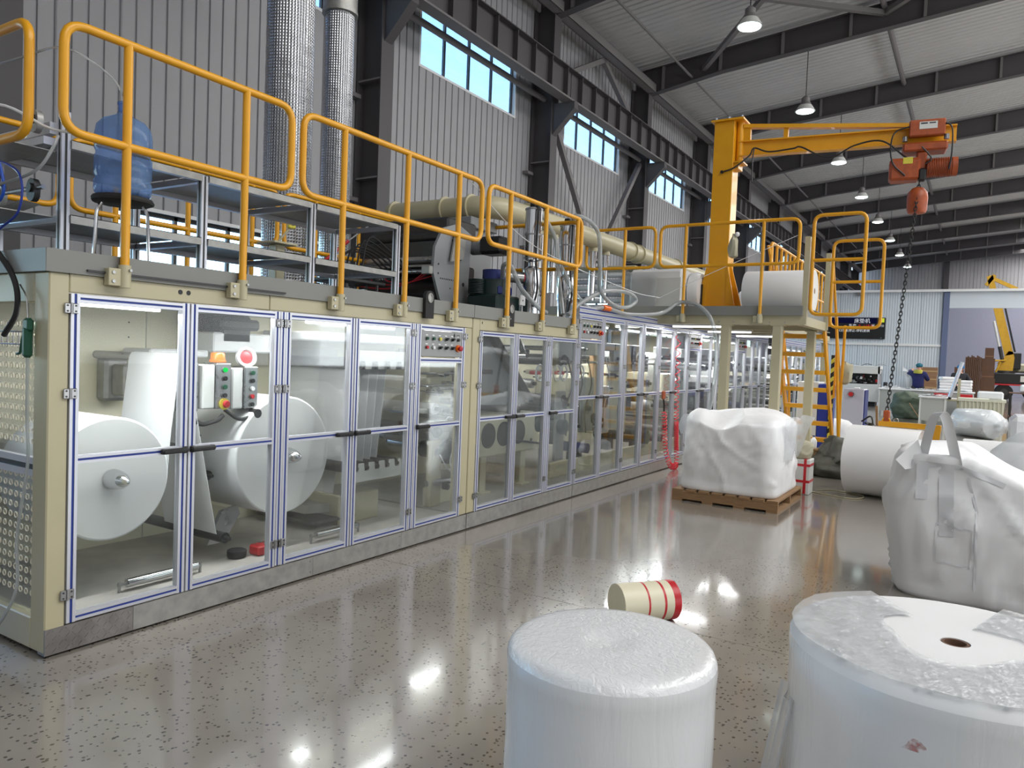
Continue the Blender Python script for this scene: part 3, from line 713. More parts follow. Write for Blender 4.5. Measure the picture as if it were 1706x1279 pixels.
B('steel').cbox(-.44, 2.70, 1.09, -.35, 2.80, 1.38, .006).use('black').cbox(-.352, 2.73, 1.20, -.346, 2.77, 1.27, .002).build('junction_box', E1)
B('dsteel').tube(fillet([(-.37, 3.0, 1.09), (-.33, 3.08, 1.02), (-.33, 3.22, 1.05)], .04), .012, 8).cyl((-.36, 3.2, 1.06), (-.30, 3.2, 1.06), .03, n=12).build('cable_clamp', E1)
# low chrome foot rollers just behind the doors
for y0, y1, z in ((2.27, 2.78, .175), (3.64, 4.12, .185)):
    q = B('chrome').cyl((-.26, y0 + .05, z), (-.26, y1 - .03, z), .024, n=14).use('steel').cyl((-.26, y0, z), (-.26, y1, z), .009, n=8)
    for y in (y0 + .008, y1 - .008): q.cyl((-.26, y, .13), (-.26, y, z + .015), .009, n=8)
    q.build('foot_roller', E1)
# accumulator: two notched racks of rollers with sheets looped between
for z, up in ((1.42, -1), (.56, 1)):
    y0, y1 = (4.10, 4.80) if up < 0 else (4.08, 4.66)
    pl = [(y0, z + up * -.07), (y1, z + up * -.07), (y1, z + up * .05)]
    for k in range(4, -1, -1):
        yc = y0 + (y1 - y0) * (k + .5) / 5; w = (y1 - y0) / 5
        pl += [(yc + w * .28, z + up * .07), (yc + w * .2, z + up * .01), (yc - w * .2, z + up * .01), (yc - w * .28, z + up * .07)]
    pl.append((y0, z + up * .05))
    for x in (-.32, -1.22): B('galv' if up < 0 else 'offw').prism(pl, (x, 0, 0), (0, 1, 0), (0, 0, 1), (-.012, 0, 0)).build('roller_rack', E1, 0)
    for k in range(5): roller(E1, y0 + (y1 - y0) * (k + .5) / 5, z + up * .035, -1.2, -.35, .042, 'dsteel', 'rack_roller')
for k in range(4):
    ya = 4.10 + .70 * (k + .5) / 5 + .03; yb = 4.08 + .58 * (k + .5) / 5 + .04
    web([(ya, 1.39), (yb, .60)], -1.18 + k * .02, -.37 - k * .035, 'white sheet hung between the notched roller racks, %s of four from the left' % ('first', 'second', 'third', 'last')[k], 'looped sheets in the accumulator')
web([(4.43, 1.36), (4.30, .95), (4.20, .36)], -1.2, -.62, 'broad white sheet slanting down behind the second roll')
B('galv').prism([(3.95, .30), (4.32, .28), (4.36, .24), (4.30, .21), (3.9, .25)], (-1.2, 0, 0), (0, 1, 0), (0, 0, 1), (.6, 0, 0)).build('tension_bar', E1, 0)
B('dsteel').cbox(-1.15, 3.9, .17, -.5, 4.35, .20, .01).build('tension_base', E1)
B('cream').cbox(-.9, 4.15, .13, -.5, 4.6, .36, .01).build('plinth', E1)
B('dsteel').cbox(-1.2, 3.36, 1.50, -.9, 3.62, 1.71, .02).cbox(-1.0, 3.32, 1.60, -.85, 3.66, 1.68, .02).build('web_guide_motor', E1)
B('white').cbox(-1.25, 3.3, 1.44, -.9, 4.0, 1.58, .01).cbox(-1.25, 4.0, 1.55, -.5, 5.0, 1.62, .01).build('cross_member', E1)
# feed rollers and drives at the start of the second enclosure, seen through the fifth door
_before = set(E1.children)
for y, z, r, m in ((4.86, 1.30, .02, 'chrome'), (4.98, 1.22, .02, 'chrome'), (4.88, .98, .045, 'steel'), (4.78, .80, .06, 'dsteel'), (4.98, 1.06, .03, 'chrome'), (4.74, 1.0, .05, 'paper'), (4.9, .70, .04, 'steel')): roller(E1, y, z, -1.24, -.4, r, m)
B('cream').cbox(-.46, 4.70, .13, -.40, 4.86, .72, .01).use('black').cyl((-.4, 4.78, .62), (-.397, 4.78, .62), .03, n=14).build('side_plate', E1)
B('motor').cyl((-.62, 4.86, .62), (-.36, 4.86, .62), .075, n=16).use('dsteel').cbox(-.5, 4.9, .50, -.36, 5.0, .72, .01).build('drive_motor', E1)
B('galv').prism([(4.66, .80), (4.98, .78), (4.98, .62), (4.84, .52)], (-.42, 0, 0), (0, 1, 0), (0, 0, 1), (-.02, 0, 0)).build('side_plate', E1)
B('offw').cbox(-.55, 4.70, .84, -.38, 4.90, .90, .01).build('tray', E1)
for pts in ([(-.36, 4.8, .86), (-.34, 4.86, .93), (-.33, 4.95, .88), (-.34, 4.98, .72), (-.34, 4.9, .55), (-.34, 4.93, .45)], [(-.35, 4.76, .6), (-.33, 4.84, .48), (-.33, 4.98, .40)]):
    B('white').tube(smooth_path(pts, 6), .006, 6).build('air_hose', E1)
for k in range(6): B('dsteel').cbox(-.9, 4.80 + .03 * k, 1.36, -.88, 4.815 + .03 * k, 1.52, .003).build('guide_finger', E1)
B('steel').cyl((-.45, 4.7, .34), (-.32, 4.94, .36), .03, n=12).use('black').cyl((-.33, 4.8, .32), (-.28, 4.8, .32), .03, n=12).build('clamp_lever', E1)
def to_second():
    for o in set(E1.children) - _before: o.parent = E2; o.location.y += 3.45 + .45 - 6.1
to_second(); _before = set(E1.children)
# clamp lying on the inner floor
q = B('red').cbox(-.36, 3.20, .135, -.26, 3.34, .20, .01).use('rubber').lathe((-.36, 3.11, .135), (0, 0, 1), [(.055, 0), (.06, .01), (.06, .045), (.05, .05), (0, .05)], 18).use('steel').cyl((-.29, 3.28, .2), (-.29, 3.28, .206), .014, n=10).cyl((-.34, 3.28, .2), (-.34, 3.28, .206), .014, n=10)
tag(q.build('clamp'), 'red and black clamp lying on the floor inside the second glazed door', 'tool')

# inside the second enclosure: inclined grey former housing, cream drum box, handwheels
M['hood'] = M['hood']; M['gsheet'] = mat('grey_sheet_housing', (140, 143, 146), .45, .3, var=.06)
B('gsheet').prism([(5.86, 1.0), (6.98, .97), (6.86, 1.06), (6.18, 1.70), (5.86, 1.70)], (-.52, 0, 0), (0, 1, 0), (0, 0, 1), (-.8, 0, 0)).build('inclined_housing', E2, 0)
B('dsteel').prism([(7.06, .98), (6.92, .98), (6.12, 1.69), (6.24, 1.69)], (-.46, 0, 0), (0, 1, 0), (0, 0, 1), (-.06, 0, 0)).build('inclined_rail', E2, 0)
q = B('dsteel')
for k in range(8): q.cyl((-.515, 5.90 + k * .045, 1.32), (-.50, 5.54 + k * .045, 1.32), .014, n=8)
q.cbox(-.53, 5.87, 1.30, -.515, 6.26, 1.345, .004).build('perforated_strip', E2)
q = B('pan').cbox(-1.2, 5.82, .49, -.42, 6.98, .90, .012); q.use('black')
q.build('drum_box', E2)
for y in (6.07, 6.35, 6.64):
    B('dsteel').lathe((-.42, y, .70), (1, 0, 0), [(.125, 0), (.125, .006), (.115, .008), (.112, .003), (0, .003)], 28).build('drum_port', E2)
for y in (6.04, 6.79): B('pan').cbox(-.52, y - .05, .13, -.44, y + .05, .49, .008).build('drum_leg', E2); B('pan').cbox(-.56, y - .09, .13, -.4, y + .09, .15, .004).build('drum_foot', E2)
B('pan').prism([(5.95, 1.32), (6.6, 1.42), (6.6, 1.52), (6.3, 1.50), (5.95, 1.36)], (-.7, 0, 0), (0, 1, 0), (0, 0, 1), (-.7, 0, 0)).build('web_tray', E2, 0)
B('pan').cbox(-1.5, 5.9, 1.20, -.65, 6.65, 1.33, .02).build('cross_member', E2)
for y, z, r, m in ((6.55, 1.15, .03, 'chrome'), (6.3, 1.12, .02, 'chrome'), (6.62, .94, .09, 'steel'), (6.9, 1.02, .03, 'chrome'), (6.8, 1.5, .03, 'chrome'), (6.95, 1.2, .05, 'steel'), (6.5, 1.56, .03, 'paper'), (6.9, .6, .04, 'steel')): roller(E2, y, z, -1.55, -.45, r, m)
for y in (6.9, 7.28, 7.44, 7.86):
    E_ = E2 if y < 7.05 else E3
    w = B('white').tube([(-.34, y + cos(k * pi / 8) * .085, 1.32 + sin(k * pi / 8) * .085) for k in range(16)], .011, 6, True)
    for k in range(3): a = k * 2 * pi / 3; w.cyl((-.35, y, 1.32), (-.34, y + cos(a) * .085, 1.32 + sin(a) * .085), .007, n=6)
    w.use('red').cyl((-.46, y, 1.32), (-.34, y, 1.32), .022, n=10); w.build('handwheel', E_)
B('pan').prism([(5.55, 1.48), (6.1, 1.58), (6.13, 1.62), (6.08, 1.66), (5.55, 1.68)], (-.9, 0, 0), (0, 1, 0), (0, 0, 1), (-.3, 0, 0)).build('guard_sheet', E2, 0)
for y in (6.75, 6.98): B('offw').cbox(-.5, y - .02, .5, -.46, y + .02, .9, .004).build('post', E2)
B('green').cyl((-.8, 6.6, .6), (-.5, 6.6, .6), .09, n=14).build('drive_motor', E2)
B('dsteel').cyl((-.4, 6.55, .62), (-.4, 7.05, .55), .012, n=8).build('push_rod', E2)
B('motor').tube(smooth_path([(-.7, 6.95, 1.72), (-.6, 6.92, 1.6), (-.6, 7.0, 1.5), (-.6, 7.06, 1.55)], 6), .03, 8).build('cable_conduit', E2)

# generic line machinery behind the farther doors: side plates, rollers, motors, cross beams
def mechanism(E, ya, yb, zt, rng, x0=-1.7, x1=-.35):
    y = ya + .15
    B('pan').cbox(x1 - .08, ya + .1, .13, x1 - .04, yb - .1, .30, .006).build('base_beam', E)
    while y < yb - .25:
        k = rng.random(); w = rng.uniform(.22, .5)
        if k < .35:
            B(rng.choice(['pan', 'offw', 'galv'])).cbox(x1 - .05, y, rng.uniform(.3, .7), x1 - .02, y + w, rng.uniform(1.1, 1.5), .012).build('side_plate', E)
        elif k < .6:
            B(rng.choice(['offw', 'pan', 'white'])).cbox(-1.2, y, rng.uniform(.9, 1.05), x1 - .1, y + w, rng.uniform(1.25, 1.5), .02).build('module_box', E)
        for q in range(3):
            z = rng.uniform(.45, zt - .35); yy = y + rng.uniform(0, w)
            roller(E, yy, z, x0, x1, rng.uniform(.02, .075), rng.choice(['chrome', 'steel', 'dsteel', 'paper', 'chrome']), n=12)
        if rng.random() < .7:
            z = rng.uniform(.35, 1.0); m = rng.choice(['motor', 'bluep', 'dsteel', 'black'])
            B(m).cyl((x1 - .3, y + .1, z), (x1 + .05, y + .1, z), rng.uniform(.05, .10), n=14).use('dsteel').cbox(x1 - .2, y + .02, z - .2, x1 - .06, y + .18, z - .05, .01).build('drive_motor', E)
        if rng.random() < .8: B(rng.choice(['steel', 'offw', 'galv'])).cbox(x1 - .1, y, zt - .32 - rng.uniform(0, .3), x1 - .02, y + w * 1.3, zt - .25, .01).build('cross_member', E)
        if rng.random() < .6:
            yy = y + rng.uniform(0, w); B('black' if rng.random() < .5 else 'white').tube(smooth_path([(x1 + .03, yy, 1.5), (x1 + .06, yy + .08, 1.2), (x1 + .05, yy - .04, .9), (x1, yy + .1, .6)], 5), .008, 6).build('air_hose', E)
        B('steel').cyl((x1 + .02, y, zt - .5), (x1 + .02, y + w, zt - .5), .014, n=8).build('guide_rod', E)
        y += w + rng.uniform(.04, .12)
rng = random.Random(11)
B('rag').cbox(-1.0, 7.9, .95, -.5, 8.5, 1.30, .05).build('fluff_hopper', E3)
q = B('dsteel'); q.prism([(cos(pi + k * pi / 10) * .36 + 8.0, .98 + sin(pi + k * pi / 10) * .36) for k in range(11)] , (-.5, 0, 0), (0, 1, 0), (0, 0, 1), (-.7, 0, 0)); q.build('drum_trough', E3, 0)
_before = set(E1.children); mechanism(E1, 4.62, 5.3, 1.68, rng, -1.2, -.42); mechanism(E2, 6.9, 7.08, 1.68, rng, -1.5, -.5)
for z in (1.20, 1.31): B('chrome').cyl((-.5, 4.62, z), (-.5, 5.3, z), .012, n=10).build('guide_rod', E1)
for k in range(5): B('black').cyl((-.62, 4.72 + .075 * k, 1.08), (-.62, 4.72 + .075 * k, 1.18), .022, n=12).use('chrome').cyl((-.62, 4.72 + .075 * k, 1.18), (-.62, 4.72 + .075 * k, 1.22), .01, n=8).build('pneumatic_cylinder', E1)
B('white').cbox(-.80, 4.62, .96, -.44, 5.05, 1.0, .01).use('chrome').cbox(-.44, 4.66, .955, -.42, 5.02, 1.005, .004).build('feed_tray', E1)
B('pan').cbox(-1.1, 5.05, 1.30, -.6, 5.45, 1.52, .02).build('cross_member', E1)
to_second()
mechanism(E3, 7.2, 11.8, 1.95, rng); mechanism(E4, 12.15, 15.5, 1.98, rng); mechanism(E5, 17.2, 22.1, 1.98, rng)
B('pan').cbox(-.9, 8.95, .5, -.42, 9.45, 1.42, .02).build('hot_melt_tank', E3); B('wood').cbox(-.5, 8.4, .6, -.40, 8.5, 1.85, .01).build('upright', E3)
B('offw').cbox(-.42, 10.15, .95, -.32, 10.3, 1.5, .01).build('module_box', E3)
# ------------------------------------------------------------------ yellow guard rails
def rail(label, o, ux, a, b_, posts, z0, z1, zb, group, r=.0215, sock=True, corner=.10, mid=None, zs=None, name='guard_rail', base=None):
    """looped pipe rail: o + ux*s for s in a..b, loop between z0 and z1, posts down to zb in cream sockets"""
    o = Vector(o); ux = Vector(ux); nrm = V(-ux.y, ux.x, 0)
    P = lambda s, z: o + ux * s + V(0, 0, z)
    t = thing(name, label, 'railing', P((a + b_) / 2, zb), group)
    B('yellow').tube(loop_fillet([P(a, z0), P(b_, z0), P(b_, z1), P(a, z1)], corner), r, 10, True).build('rail_loop', t, 60)
    if mid: B('yellow').cyl(P(a, mid), P(b_, mid), r * .95, n=10).build('mid_bar', t)
    for s in posts:
        B('yellow').cyl(P(s, zb), P(s, z0), r, n=12).cyl(P(s, z0), P(s, z1), r, n=12, cap=False).build('post', t)
        if sock:
            q = B('cream').cyl(P(s, zb - .025), P(s, zb + .085), r * 1.35, n=14)
            f = P(s, 0); q.cbox(f.x - .03 - abs(ux.x) * .05, f.y - abs(ux.y) * .085 - abs(ux.x) * .0, zb - .02, f.x + .012 + abs(ux.x) * .02, f.y + abs(ux.y) * .005 + abs(ux.x) * .03, zb + .065, .003)
            q.use('steel')
            if abs(ux.y) > .5:
                for zz in (.002, .045): q.cyl((f.x + .010, f.y - .062, zb + zz), (f.x + .018, f.y - .062, zb + zz), .008, n=8)
                q.cyl((f.x + r * 1.3, f.y + .01, zb + .06), (f.x + r * 1.3 + .012, f.y + .01, zb + .06), .007, n=8)
            q.build('post_socket', t)
    return t
GR = 'yellow guard rails on the front edge of the machine deck'
rail('yellow looped guard rail in front of the blue water bottle', (.04, 0, 0), (0, 1, 0), 1.80, 3.12, (2.10, 2.79), 2.44, 2.93, 1.78, GR)
rail('yellow looped guard rail in front of the right half of the aluminium shelf', (.04, 0, 0), (0, 1, 0), 3.21, 5.15, (3.56, 4.20, 4.83), 2.44, 2.93, 1.77, GR)
rail('yellow looped guard rail in front of the two steel cylinders', (.04, 0, 0), (0, 1, 0), 5.25, 6.99, (5.60, 6.24, 6.90), 2.44, 2.93, 1.76, GR)
rail('yellow guard rail across the near end of the deck', (0, 1.72, 0), (1, 0, 0), -1.9, -.10, (-.75, -1.4), 2.42, 2.93, 1.80, GR)
rail('yellow guard rail across the deck behind the steel cylinders', (0, 7.07, 0), (1, 0, 0), -1.85, -.02, (-.55, -1.3), 2.44, 2.93, 1.93, 'yellow guard rails at the far side of the machine deck', sock=False)
GB = 'yellow guard rails at the far side of the machine deck'
for a, b_, p, l in ((1.8, 2.79, (2.3,), 'yellow guard rail behind the near end of the aluminium shelf'), (2.87, 4.73, (3.2, 3.81, 4.45), 'yellow guard rail behind the aluminium shelf, before the low window'), (4.81, 6.6, (5.2, 5.8, 6.3), 'yellow guard rail behind the right end of the aluminium shelf, before the foil ducts')):
    rail(l, (-1.97, 0, 0), (0, 1, 0), a, b_, p, 2.43, 2.93, 1.91, GB, sock=False)

# ------------------------------------------------------------------ on the deck
def eyeplate(y, label):
    q = B('rubber'); n = 10
    out = [(-.05, 0), (.05, 0)] + [(.052 * cos(k * pi / n), .165 + .045 * sin(k * pi / n)) for k in range(n + 1)]
    hol = [(.026 * cos(k * 2 * pi / 12), .155 + .034 * sin(k * 2 * pi / 12)) for k in range(12)]
    q.prism(out, (.016, y, 1.755), (0, 1, 0), (0, 0, 1), (.028, 0, 0))
    o = q
    t = thing('lifting_eye', label, 'lifting eye', (.03, y, 1.755), 'black lifting eyes on the deck lip'); o.build('eye_plate', t)
    B('galv').tube([V(.046, y + a, 1.755 + b_) for a, b_ in hol], .006, 6, True).prism(hol, (.0445, y, 1.755), (0, 1, 0), (0, 0, 1), (.0008, 0, 0)).build('eye_ring', t)
eyeplate(4.50, 'black lifting eye plate on the deck lip before the dark mill'); eyeplate(5.675, 'black lifting eye plate on the deck lip right of the blue motor')

S = thing('aluminium_shelf', 'two-tier aluminium profile shelf on the machine deck behind the yellow rail', 'shelf', (-.85, 3.4, 1.906))
ys = (2.09, 2.92, 3.81, 4.74)
for i, y in enumerate(ys):
    for x in (-.50, -1.22):
        zt = 2.68 if i == 0 and x > -1 else 2.53
        q = B().prof((x, y, 1.906), (x, y, zt), (1, 0, 0), .045, .045, False, 'alu'); q.use('alu').box(x - .045, y - .0225, zt, x, y + .0225, zt + .002)
        q.use('dsteel').box(x - .03, y - .024, 1.91, x - .015, y - .0226, zt); q.build('upright', S, 0)
for z in (2.54, 2.15):
    for a, c in zip(ys[:-1], ys[1:]):
        q = B('galv').box(-1.25, a + .024, z - .004, -.49, c - .024, z).box(-.494, a + .024, z - .045, -.49, c - .024, z)
        q.build('shelf_board', S, 0)
        for x in (-.53, -1.22): B('alu').box(x - .02, a + .024, z - .04, x + .02, c - .024, z - .006).build('shelf_beam', S, 0)
    for y in ys: B('alu').box(-1.22, y - .018, z - .045, -.545, y + .018, z - .008).build('shelf_beam', S, 0)
# near end: roller supports before the first upright
B('alu').box(-1.9, 2.03, 2.56, -.545, 2.07, 2.62).box(-1.9, 2.0, 2.50, -.545, 2.06, 2.54).build('end_rail', S, 0)
B('galv').box(-1.9, 1.8, 2.47, -.55, 2.06, 2.475).box(-1.9, 1.8, 2.13, -.55, 2.06, 2.135).build('shelf_board', S, 0)
q = B('steel').cyl((-1.9, 1.98, 2.27), (-.5, 1.98, 2.27), .012, n=10)
q.build('shaft', S)
for x, z in ((-.60, 2.27), (-.95, 2.27), (-.58, 2.62)):
    q = B('dsteel' if x == -.6 else 'galv').prism([(cos(k * pi / 6) * .045, sin(k * pi / 6) * .05 - (.02 if sin(k * pi / 6) < 0 else 0)) for k in range(12)], (x, 1.965, z), (1, 0, 0), (0, 0, 1), (0, .03, 0)).use('black').cyl((x, 1.955, z), (x, 1.966, z), .024, n=12); q.build('bearing', S)
tag(B('paper').sheet([[V(-.60 - .1 * i, 1.92 + .05 * j, 2.20 - .010 * i - .002 * j * j + .0 * i) for j in range(3)] for i in range(12)]).build('nonwoven_web'), 'narrow pale sheet running left from the shelf bearings', 'fabric sheet')

# stool and water bottle
st = thing('stool', 'round black-seated stool with chrome legs under the blue bottle', 'stool', (-.125, 2.18, 1.906))
B('rubber').lathe((-.125, 2.18, 2.19), (0, 0, 1), [(.13, 0), (.142, .006), (.145, .016), (.138, .03), (.125, .034), (0, .036)], 28, warp=lambda t, h, r: .004 * sin(t * 9) if h < .03 else 0).build('seat', st)
for k in range(4):
    a = pi / 4 + k * pi / 2 + .25
    B('chrome').tube(fillet([V(-.125 + cos(a) * .095, 2.18 + sin(a) * .095, 2.19), V(-.125 + cos(a) * .115, 2.18 + sin(a) * .115, 2.15), V(-.125 + cos(a) * .125, 2.18 + sin(a) * .125, 1.907)], .02), .009, 8).build('leg', st)
bt = thing('water_bottle', 'large clear blue water bottle standing on the stool', 'bottle', (-.125, 2.18, 2.226))
pr = [(.115, 0), (.13, .012), (.133, .03), (.133, .07), (.127, .08), (.127, .088), (.133, .10), (.133, .19), (.126, .2), (.126, .215), (.133, .23), (.133, .30), (.125, .345), (.10, .375), (.06, .395), (.035, .41), (.028, .425)]
B('bottle').lathe((-.125, 2.18, 2.227), (0, 0, 1), pr, 36, warp=lambda t, h, r: -.003 if (.1 < h < .19 and int(t * 36 / 2 / pi) % 4 == 0) else 0).build('body', bt, 50)
B('bottle').lathe((-.125, 2.18, 2.652), (0, 0, 1), [(.028, 0), (.028, .035), (.032, .036), (.032, .048), (.026, .05), (.026, .0), ], 20).build('neck', bt, 40)
# hoses hung around the near end
def hose(pts, r, m, name, label, cat, n=6):
    return tag(B(m).tube(smooth_path(pts, 7), r, n).build(name, None, 60), label, cat)
hose([(-.47, 1.74, 2.90), (-.47, 1.72, 2.7), (-.52, 1.74, 2.52), (-.58, 1.8, 2.40), (-.56, 1.82, 2.2), (-.8, 1.8, 2.1)], .008, mat('blue_tube', (30, 84, 190), .35), 'air_tube', 'blue air tube hanging from the near end rail', 'tube')
hose([(-.8, 1.78, 2.42), (-.45, 1.80, 2.33), (-.33, 1.80, 2.24), (-.36, 1.80, 2.1), (-.5, 1.78, 2.02)], .006, mat('dark_blue_tube', (36, 60, 150), .35), 'air_tube', 'dark blue air tube curving under the first one', 'tube')
hose([(-.20, 1.90, 2.47), (-.19, 1.87, 2.40), (-.24, 1.83, 2.30), (-.42, 1.80, 2.255), (-.8, 1.80, 2.24)], .008, 'hose', 'air_tube', 'clear tube tied below the near loop of the front rail', 'tube')
hose([(-.8, 1.74, 2.80), (-.3, 1.77, 2.81), (-.05, 1.85, 2.84), (.02, 2.02, 2.76), (.03, 2.10, 2.66)], .005, 'hose', 'air_tube', 'thin clear tube arching to the first rail post', 'tube')
hose([(-1.0, 1.72, 2.62), (-.42, 1.73, 2.60), (-.1, 1.80, 2.47), (.03, 1.84, 2.44)], .007, 'paper', 'cord', 'white cord knotted between the two near rail loops', 'cord')
# air gun at the near corner post
ag = thing('air_gun', 'green air blow gun hanging on the near corner post', 'air gun', (-.14, 1.74, 1.40))
B('green').cbox(-.155, 1.725, 1.40, -.115, 1.765, 1.545, .012).cbox(-.16, 1.73, 1.52, -.10, 1.76, 1.585, .012).build('body', ag)
B('green').tube(fillet([(-.155, 1.745, 1.53), (-.185, 1.745, 1.49), (-.20, 1.745, 1.42), (-.23, 1.745, 1.415)], .03), .007, 6).build('trigger', ag)
B('chrome').tube(smooth_path([(-.13, 1.745, 1.58), (-.15, 1.745, 1.68), (-.21, 1.745, 1.74)], 6), .004, 6).build('nozzle', ag)
B('hose').tube(smooth_path([(-.135, 1.745, 1.40), (-.14, 1.75, 1.1), (-.13, 1.75, .9), (-.22, 1.75, .55), (-.20, 1.74, .3), (-.3, 1.7, .1), (-.4, 1.66, .02)], 7), .008, 6).build('hose', ag)
hose([(-.5, 1.72, 1.98), (-.27, 1.74, 1.78), (-.25, 1.75, 1.62), (-.35, 1.74, 1.50)], .014, 'rubber', 'cable', 'thick black cable looping down over the near end panel', 'cable')

# foil wrapped ducts behind the machine
def duct(label, c, r, z0, z1, extra=None):
    t = thing('foil_duct', label, 'duct', (c[0], c[1], z0)); n = 40
    pr = []; z = z0; zs = []
    me = bpy.data.meshes.new('duct_pipe'); m = int((z1 - z0) / .09); vs = []; fs = []; uv = []
    for i in range(m + 1):
        for k in range(n + 1):
            a = 2 * pi * k / n; rr = r * (1 + (.006 if i % 2 else -.006)) ; vs.append((cos(a) * rr, sin(a) * rr, (z1 - z0) * i / m))
    for i in range(m):
        for k in range(n): a = i * (n + 1) + k; fs.append((a, a + 1, a + n + 2, a + n + 1))
    me.from_pydata(vs, [], fs); u = me.uv_layers.new()
    for p in me.polygons:
        for li, vi in zip(p.loop_indices, p.vertices): i, k = divmod(vi, n + 1); u.data[li].uv = (k / n * 2 * pi * r * 2.0, (z1 - z0) * i / m * 2.0)
    me.materials.append(M['duct']); me.shade_smooth(); me.set_sharp_from_angle(angle=radians(60))
    link('duct_pipe', me, t); return t
d1 = duct('wide foil-wrapped duct rising behind the shelf, the left of two', (-2.4, 5.2), .233, 1.99, 10.0)
B('dsteel').cyl((-2.4, 5.2, 1.93), (-2.4, 5.2, 1.99), .31, n=28).build('flange', d1); B('black').cyl((-2.4, 5.2, 1.88), (-2.4, 5.2, 1.93), .34, n=28).build('flange', d1)
bl = thing('blower_cabinet', 'cream blower cabinet under the left foil duct, behind the machine', 'blower', (-2.5, 5.2, 0))
B('cream').cbox(-2.95, 4.8, .08, -2.08, 5.6, 1.88, .015).build('body', bl); B('dsteel').box(-2.9, 4.85, 0, -2.12, 5.55, .08).build('base', bl)
d2 = duct('narrower foil-wrapped duct right of the wide one', (-3.05, 6.50), .172, 0, 5.55)
q = B('galv').cyl((-3.05, 6.5, 5.46), (-3.05, 6.5, 5.50), .21, n=28); q.build('flange', d2)
B('galv').tube(fillet([V(-3.05, 6.5, 5.5), V(-3.05, 6.5, 6.3), V(-5.85, 6.5, 6.9)], .5, 8), .20, 24).build('elbow', d2, 50)

# dark mill with side plate on the deck
MI = thing('fibre_mill', 'dark fibre mill with drilled grey side plate on the deck beside the shelf', 'machine', (-1.2, 5.9, 1.906))
M['drum'] = mat('brown_black_drum', (46, 40, 40), .4, .4, var=.2)
B('gsheet').prism([(5.72, 2.28), (5.84, 2.02), (6.02, 1.93), (6.30, 1.93), (6.34, 2.72), (6.10, 2.80), (5.86, 2.72), (5.74, 2.52)], (-.90, 0, 0), (0, 1, 0), (0, 0, 1), (-.03, 0, 0)).build('side_plate', MI, 0)
q = B('black')
for y, z, r_ in ((6.02, 2.62, .012), (6.2, 2.66, .012), (5.80, 2.36, .01), (5.80, 2.27, .01), (6.1, 2.05, .01), (6.0, 2.14, .008), (6.22, 2.2, .02), (6.16, 2.45, .016)): q.cyl((-.9, y, z), (-.897, y, z), r_, n=8)
for k in range(9): q.cyl((-.9, 5.84 + k * .03, 2.225), (-.897, 5.84 + k * .03, 2.225), .008, n=6)
tag(q.build('bolt_holes', MI), kind='stuff')
B('drum').cyl((-1.95, 5.98, 2.08), (-.94, 5.98, 2.08), .16, n=20).build('drum', MI)
for y, z, r_, m in ((5.9, 2.42, .05, 'steel'), (5.86, 2.30, .025, 'chrome'), (6.0, 2.66, .06, 'dsteel'), (6.1, 2.36, .09, 'drum')): B(m).cyl((-1.95, y, z), (-.93, y, z), r_, n=14).build('roller', MI)
B('dsteel').cbox(-1.95, 5.86, 2.42, -.94, 5.92, 2.60, .008).build('cover', MI); B('galv').box(-1.95, 5.80, 2.34, -.94, 5.84, 2.36).build('cover', MI)
B('galv').cbox(-1.0, 5.66, 2.25, -.9, 5.72, 2.33, .006).build('sensor_block', MI); B('dsteel').cbox(-1.95, 6.0, 2.66, -.95, 6.5, 2.86, .02).build('hopper', MI)
B('galv').prism([(5.95, 2.40), (6.16, 2.45), (6.2, 2.70), (6.02, 2.70)], (-.86, 0, 0), (0, 1, 0), (0, 0, 1), (-.02, 0, 0)).build('arm', MI)
B('drum').cbox(-1.9, 6.1, 1.93, -.95, 6.5, 2.4, .02).build('casing', MI)
for k in range(5): B('rubber' if k % 2 else 'redtape').tube(smooth_path([(-1.9 + .1 * k, 5.72, 2.15 + .03 * k), (-1.5, 5.74, 2.12 + .02 * k), (-1.2, 5.74, 2.18), (-.95, 5.8, 2.25 + .03 * k)], 6), .006, 5).build('cable', MI)
DM = thing('drive_unit', 'dark blue and green geared motor beside the mill side plate', 'motor', (-.6, 6.5, 1.906))
B('motor').cbox(-.82, 6.18, 1.906, -.45, 6.62, 2.10, .02).cyl((-.64, 6.4, 2.1), (-.64, 6.4, 2.26), .15, n=20).build('gearbox', DM)
B('bluep').cyl((-.64, 6.4, 2.26), (-.64, 6.4, 2.36), .12, n=20).cbox(-.76, 6.3, 2.1, -.5, 6.55, 2.2, .02).build('motor_flange', DM)
for k in range(10): B('motor').cyl((-.74 + .0, 6.24 + .0, 2.11 + .015 * k), (-.74, 6.24, 2.118 + .015 * k), .09, n=14).build('cooling_fin', DM)
B('steel').cyl((-.60, 6.42, 2.31), (-.42, 6.62, 2.30), .06, n=16).use('redtape').cyl((-.425, 6.615, 2.3), (-.41, 6.63, 2.3), .061, n=16).build('shaft_guard', DM)
B('black').cbox(-.80, 6.32, 2.52, -.52, 6.56, 2.70, .03).build('terminal_box', DM); B('gsheet').cyl((-.95, 6.44, 2.6), (-.8, 6.44, 2.6), .07, n=14).build('motor_neck', DM)
B('green').tube(smooth_path([(-.55, 6.44, 2.6), (-.46, 6.40, 2.5), (-.46, 6.36, 2.3), (-.44, 6.36, 2.0), (-.44, 6.37, 1.92)], 7), .012, 6).build('cable', DM)
HB = thing('mill_housing', 'tall pale grey housing under the cream pipe on the deck', 'housing', (-1.5, 6.85, 1.906))
B('gsheet').cbox(-2.0, 6.62, 1.906, -1.12, 7.06, 2.98, .015).build('body', HB); B('gsheet').cbox(-2.03, 6.58, 2.86, -1.08, 7.1, 2.978, .01).build('top_flange', HB)
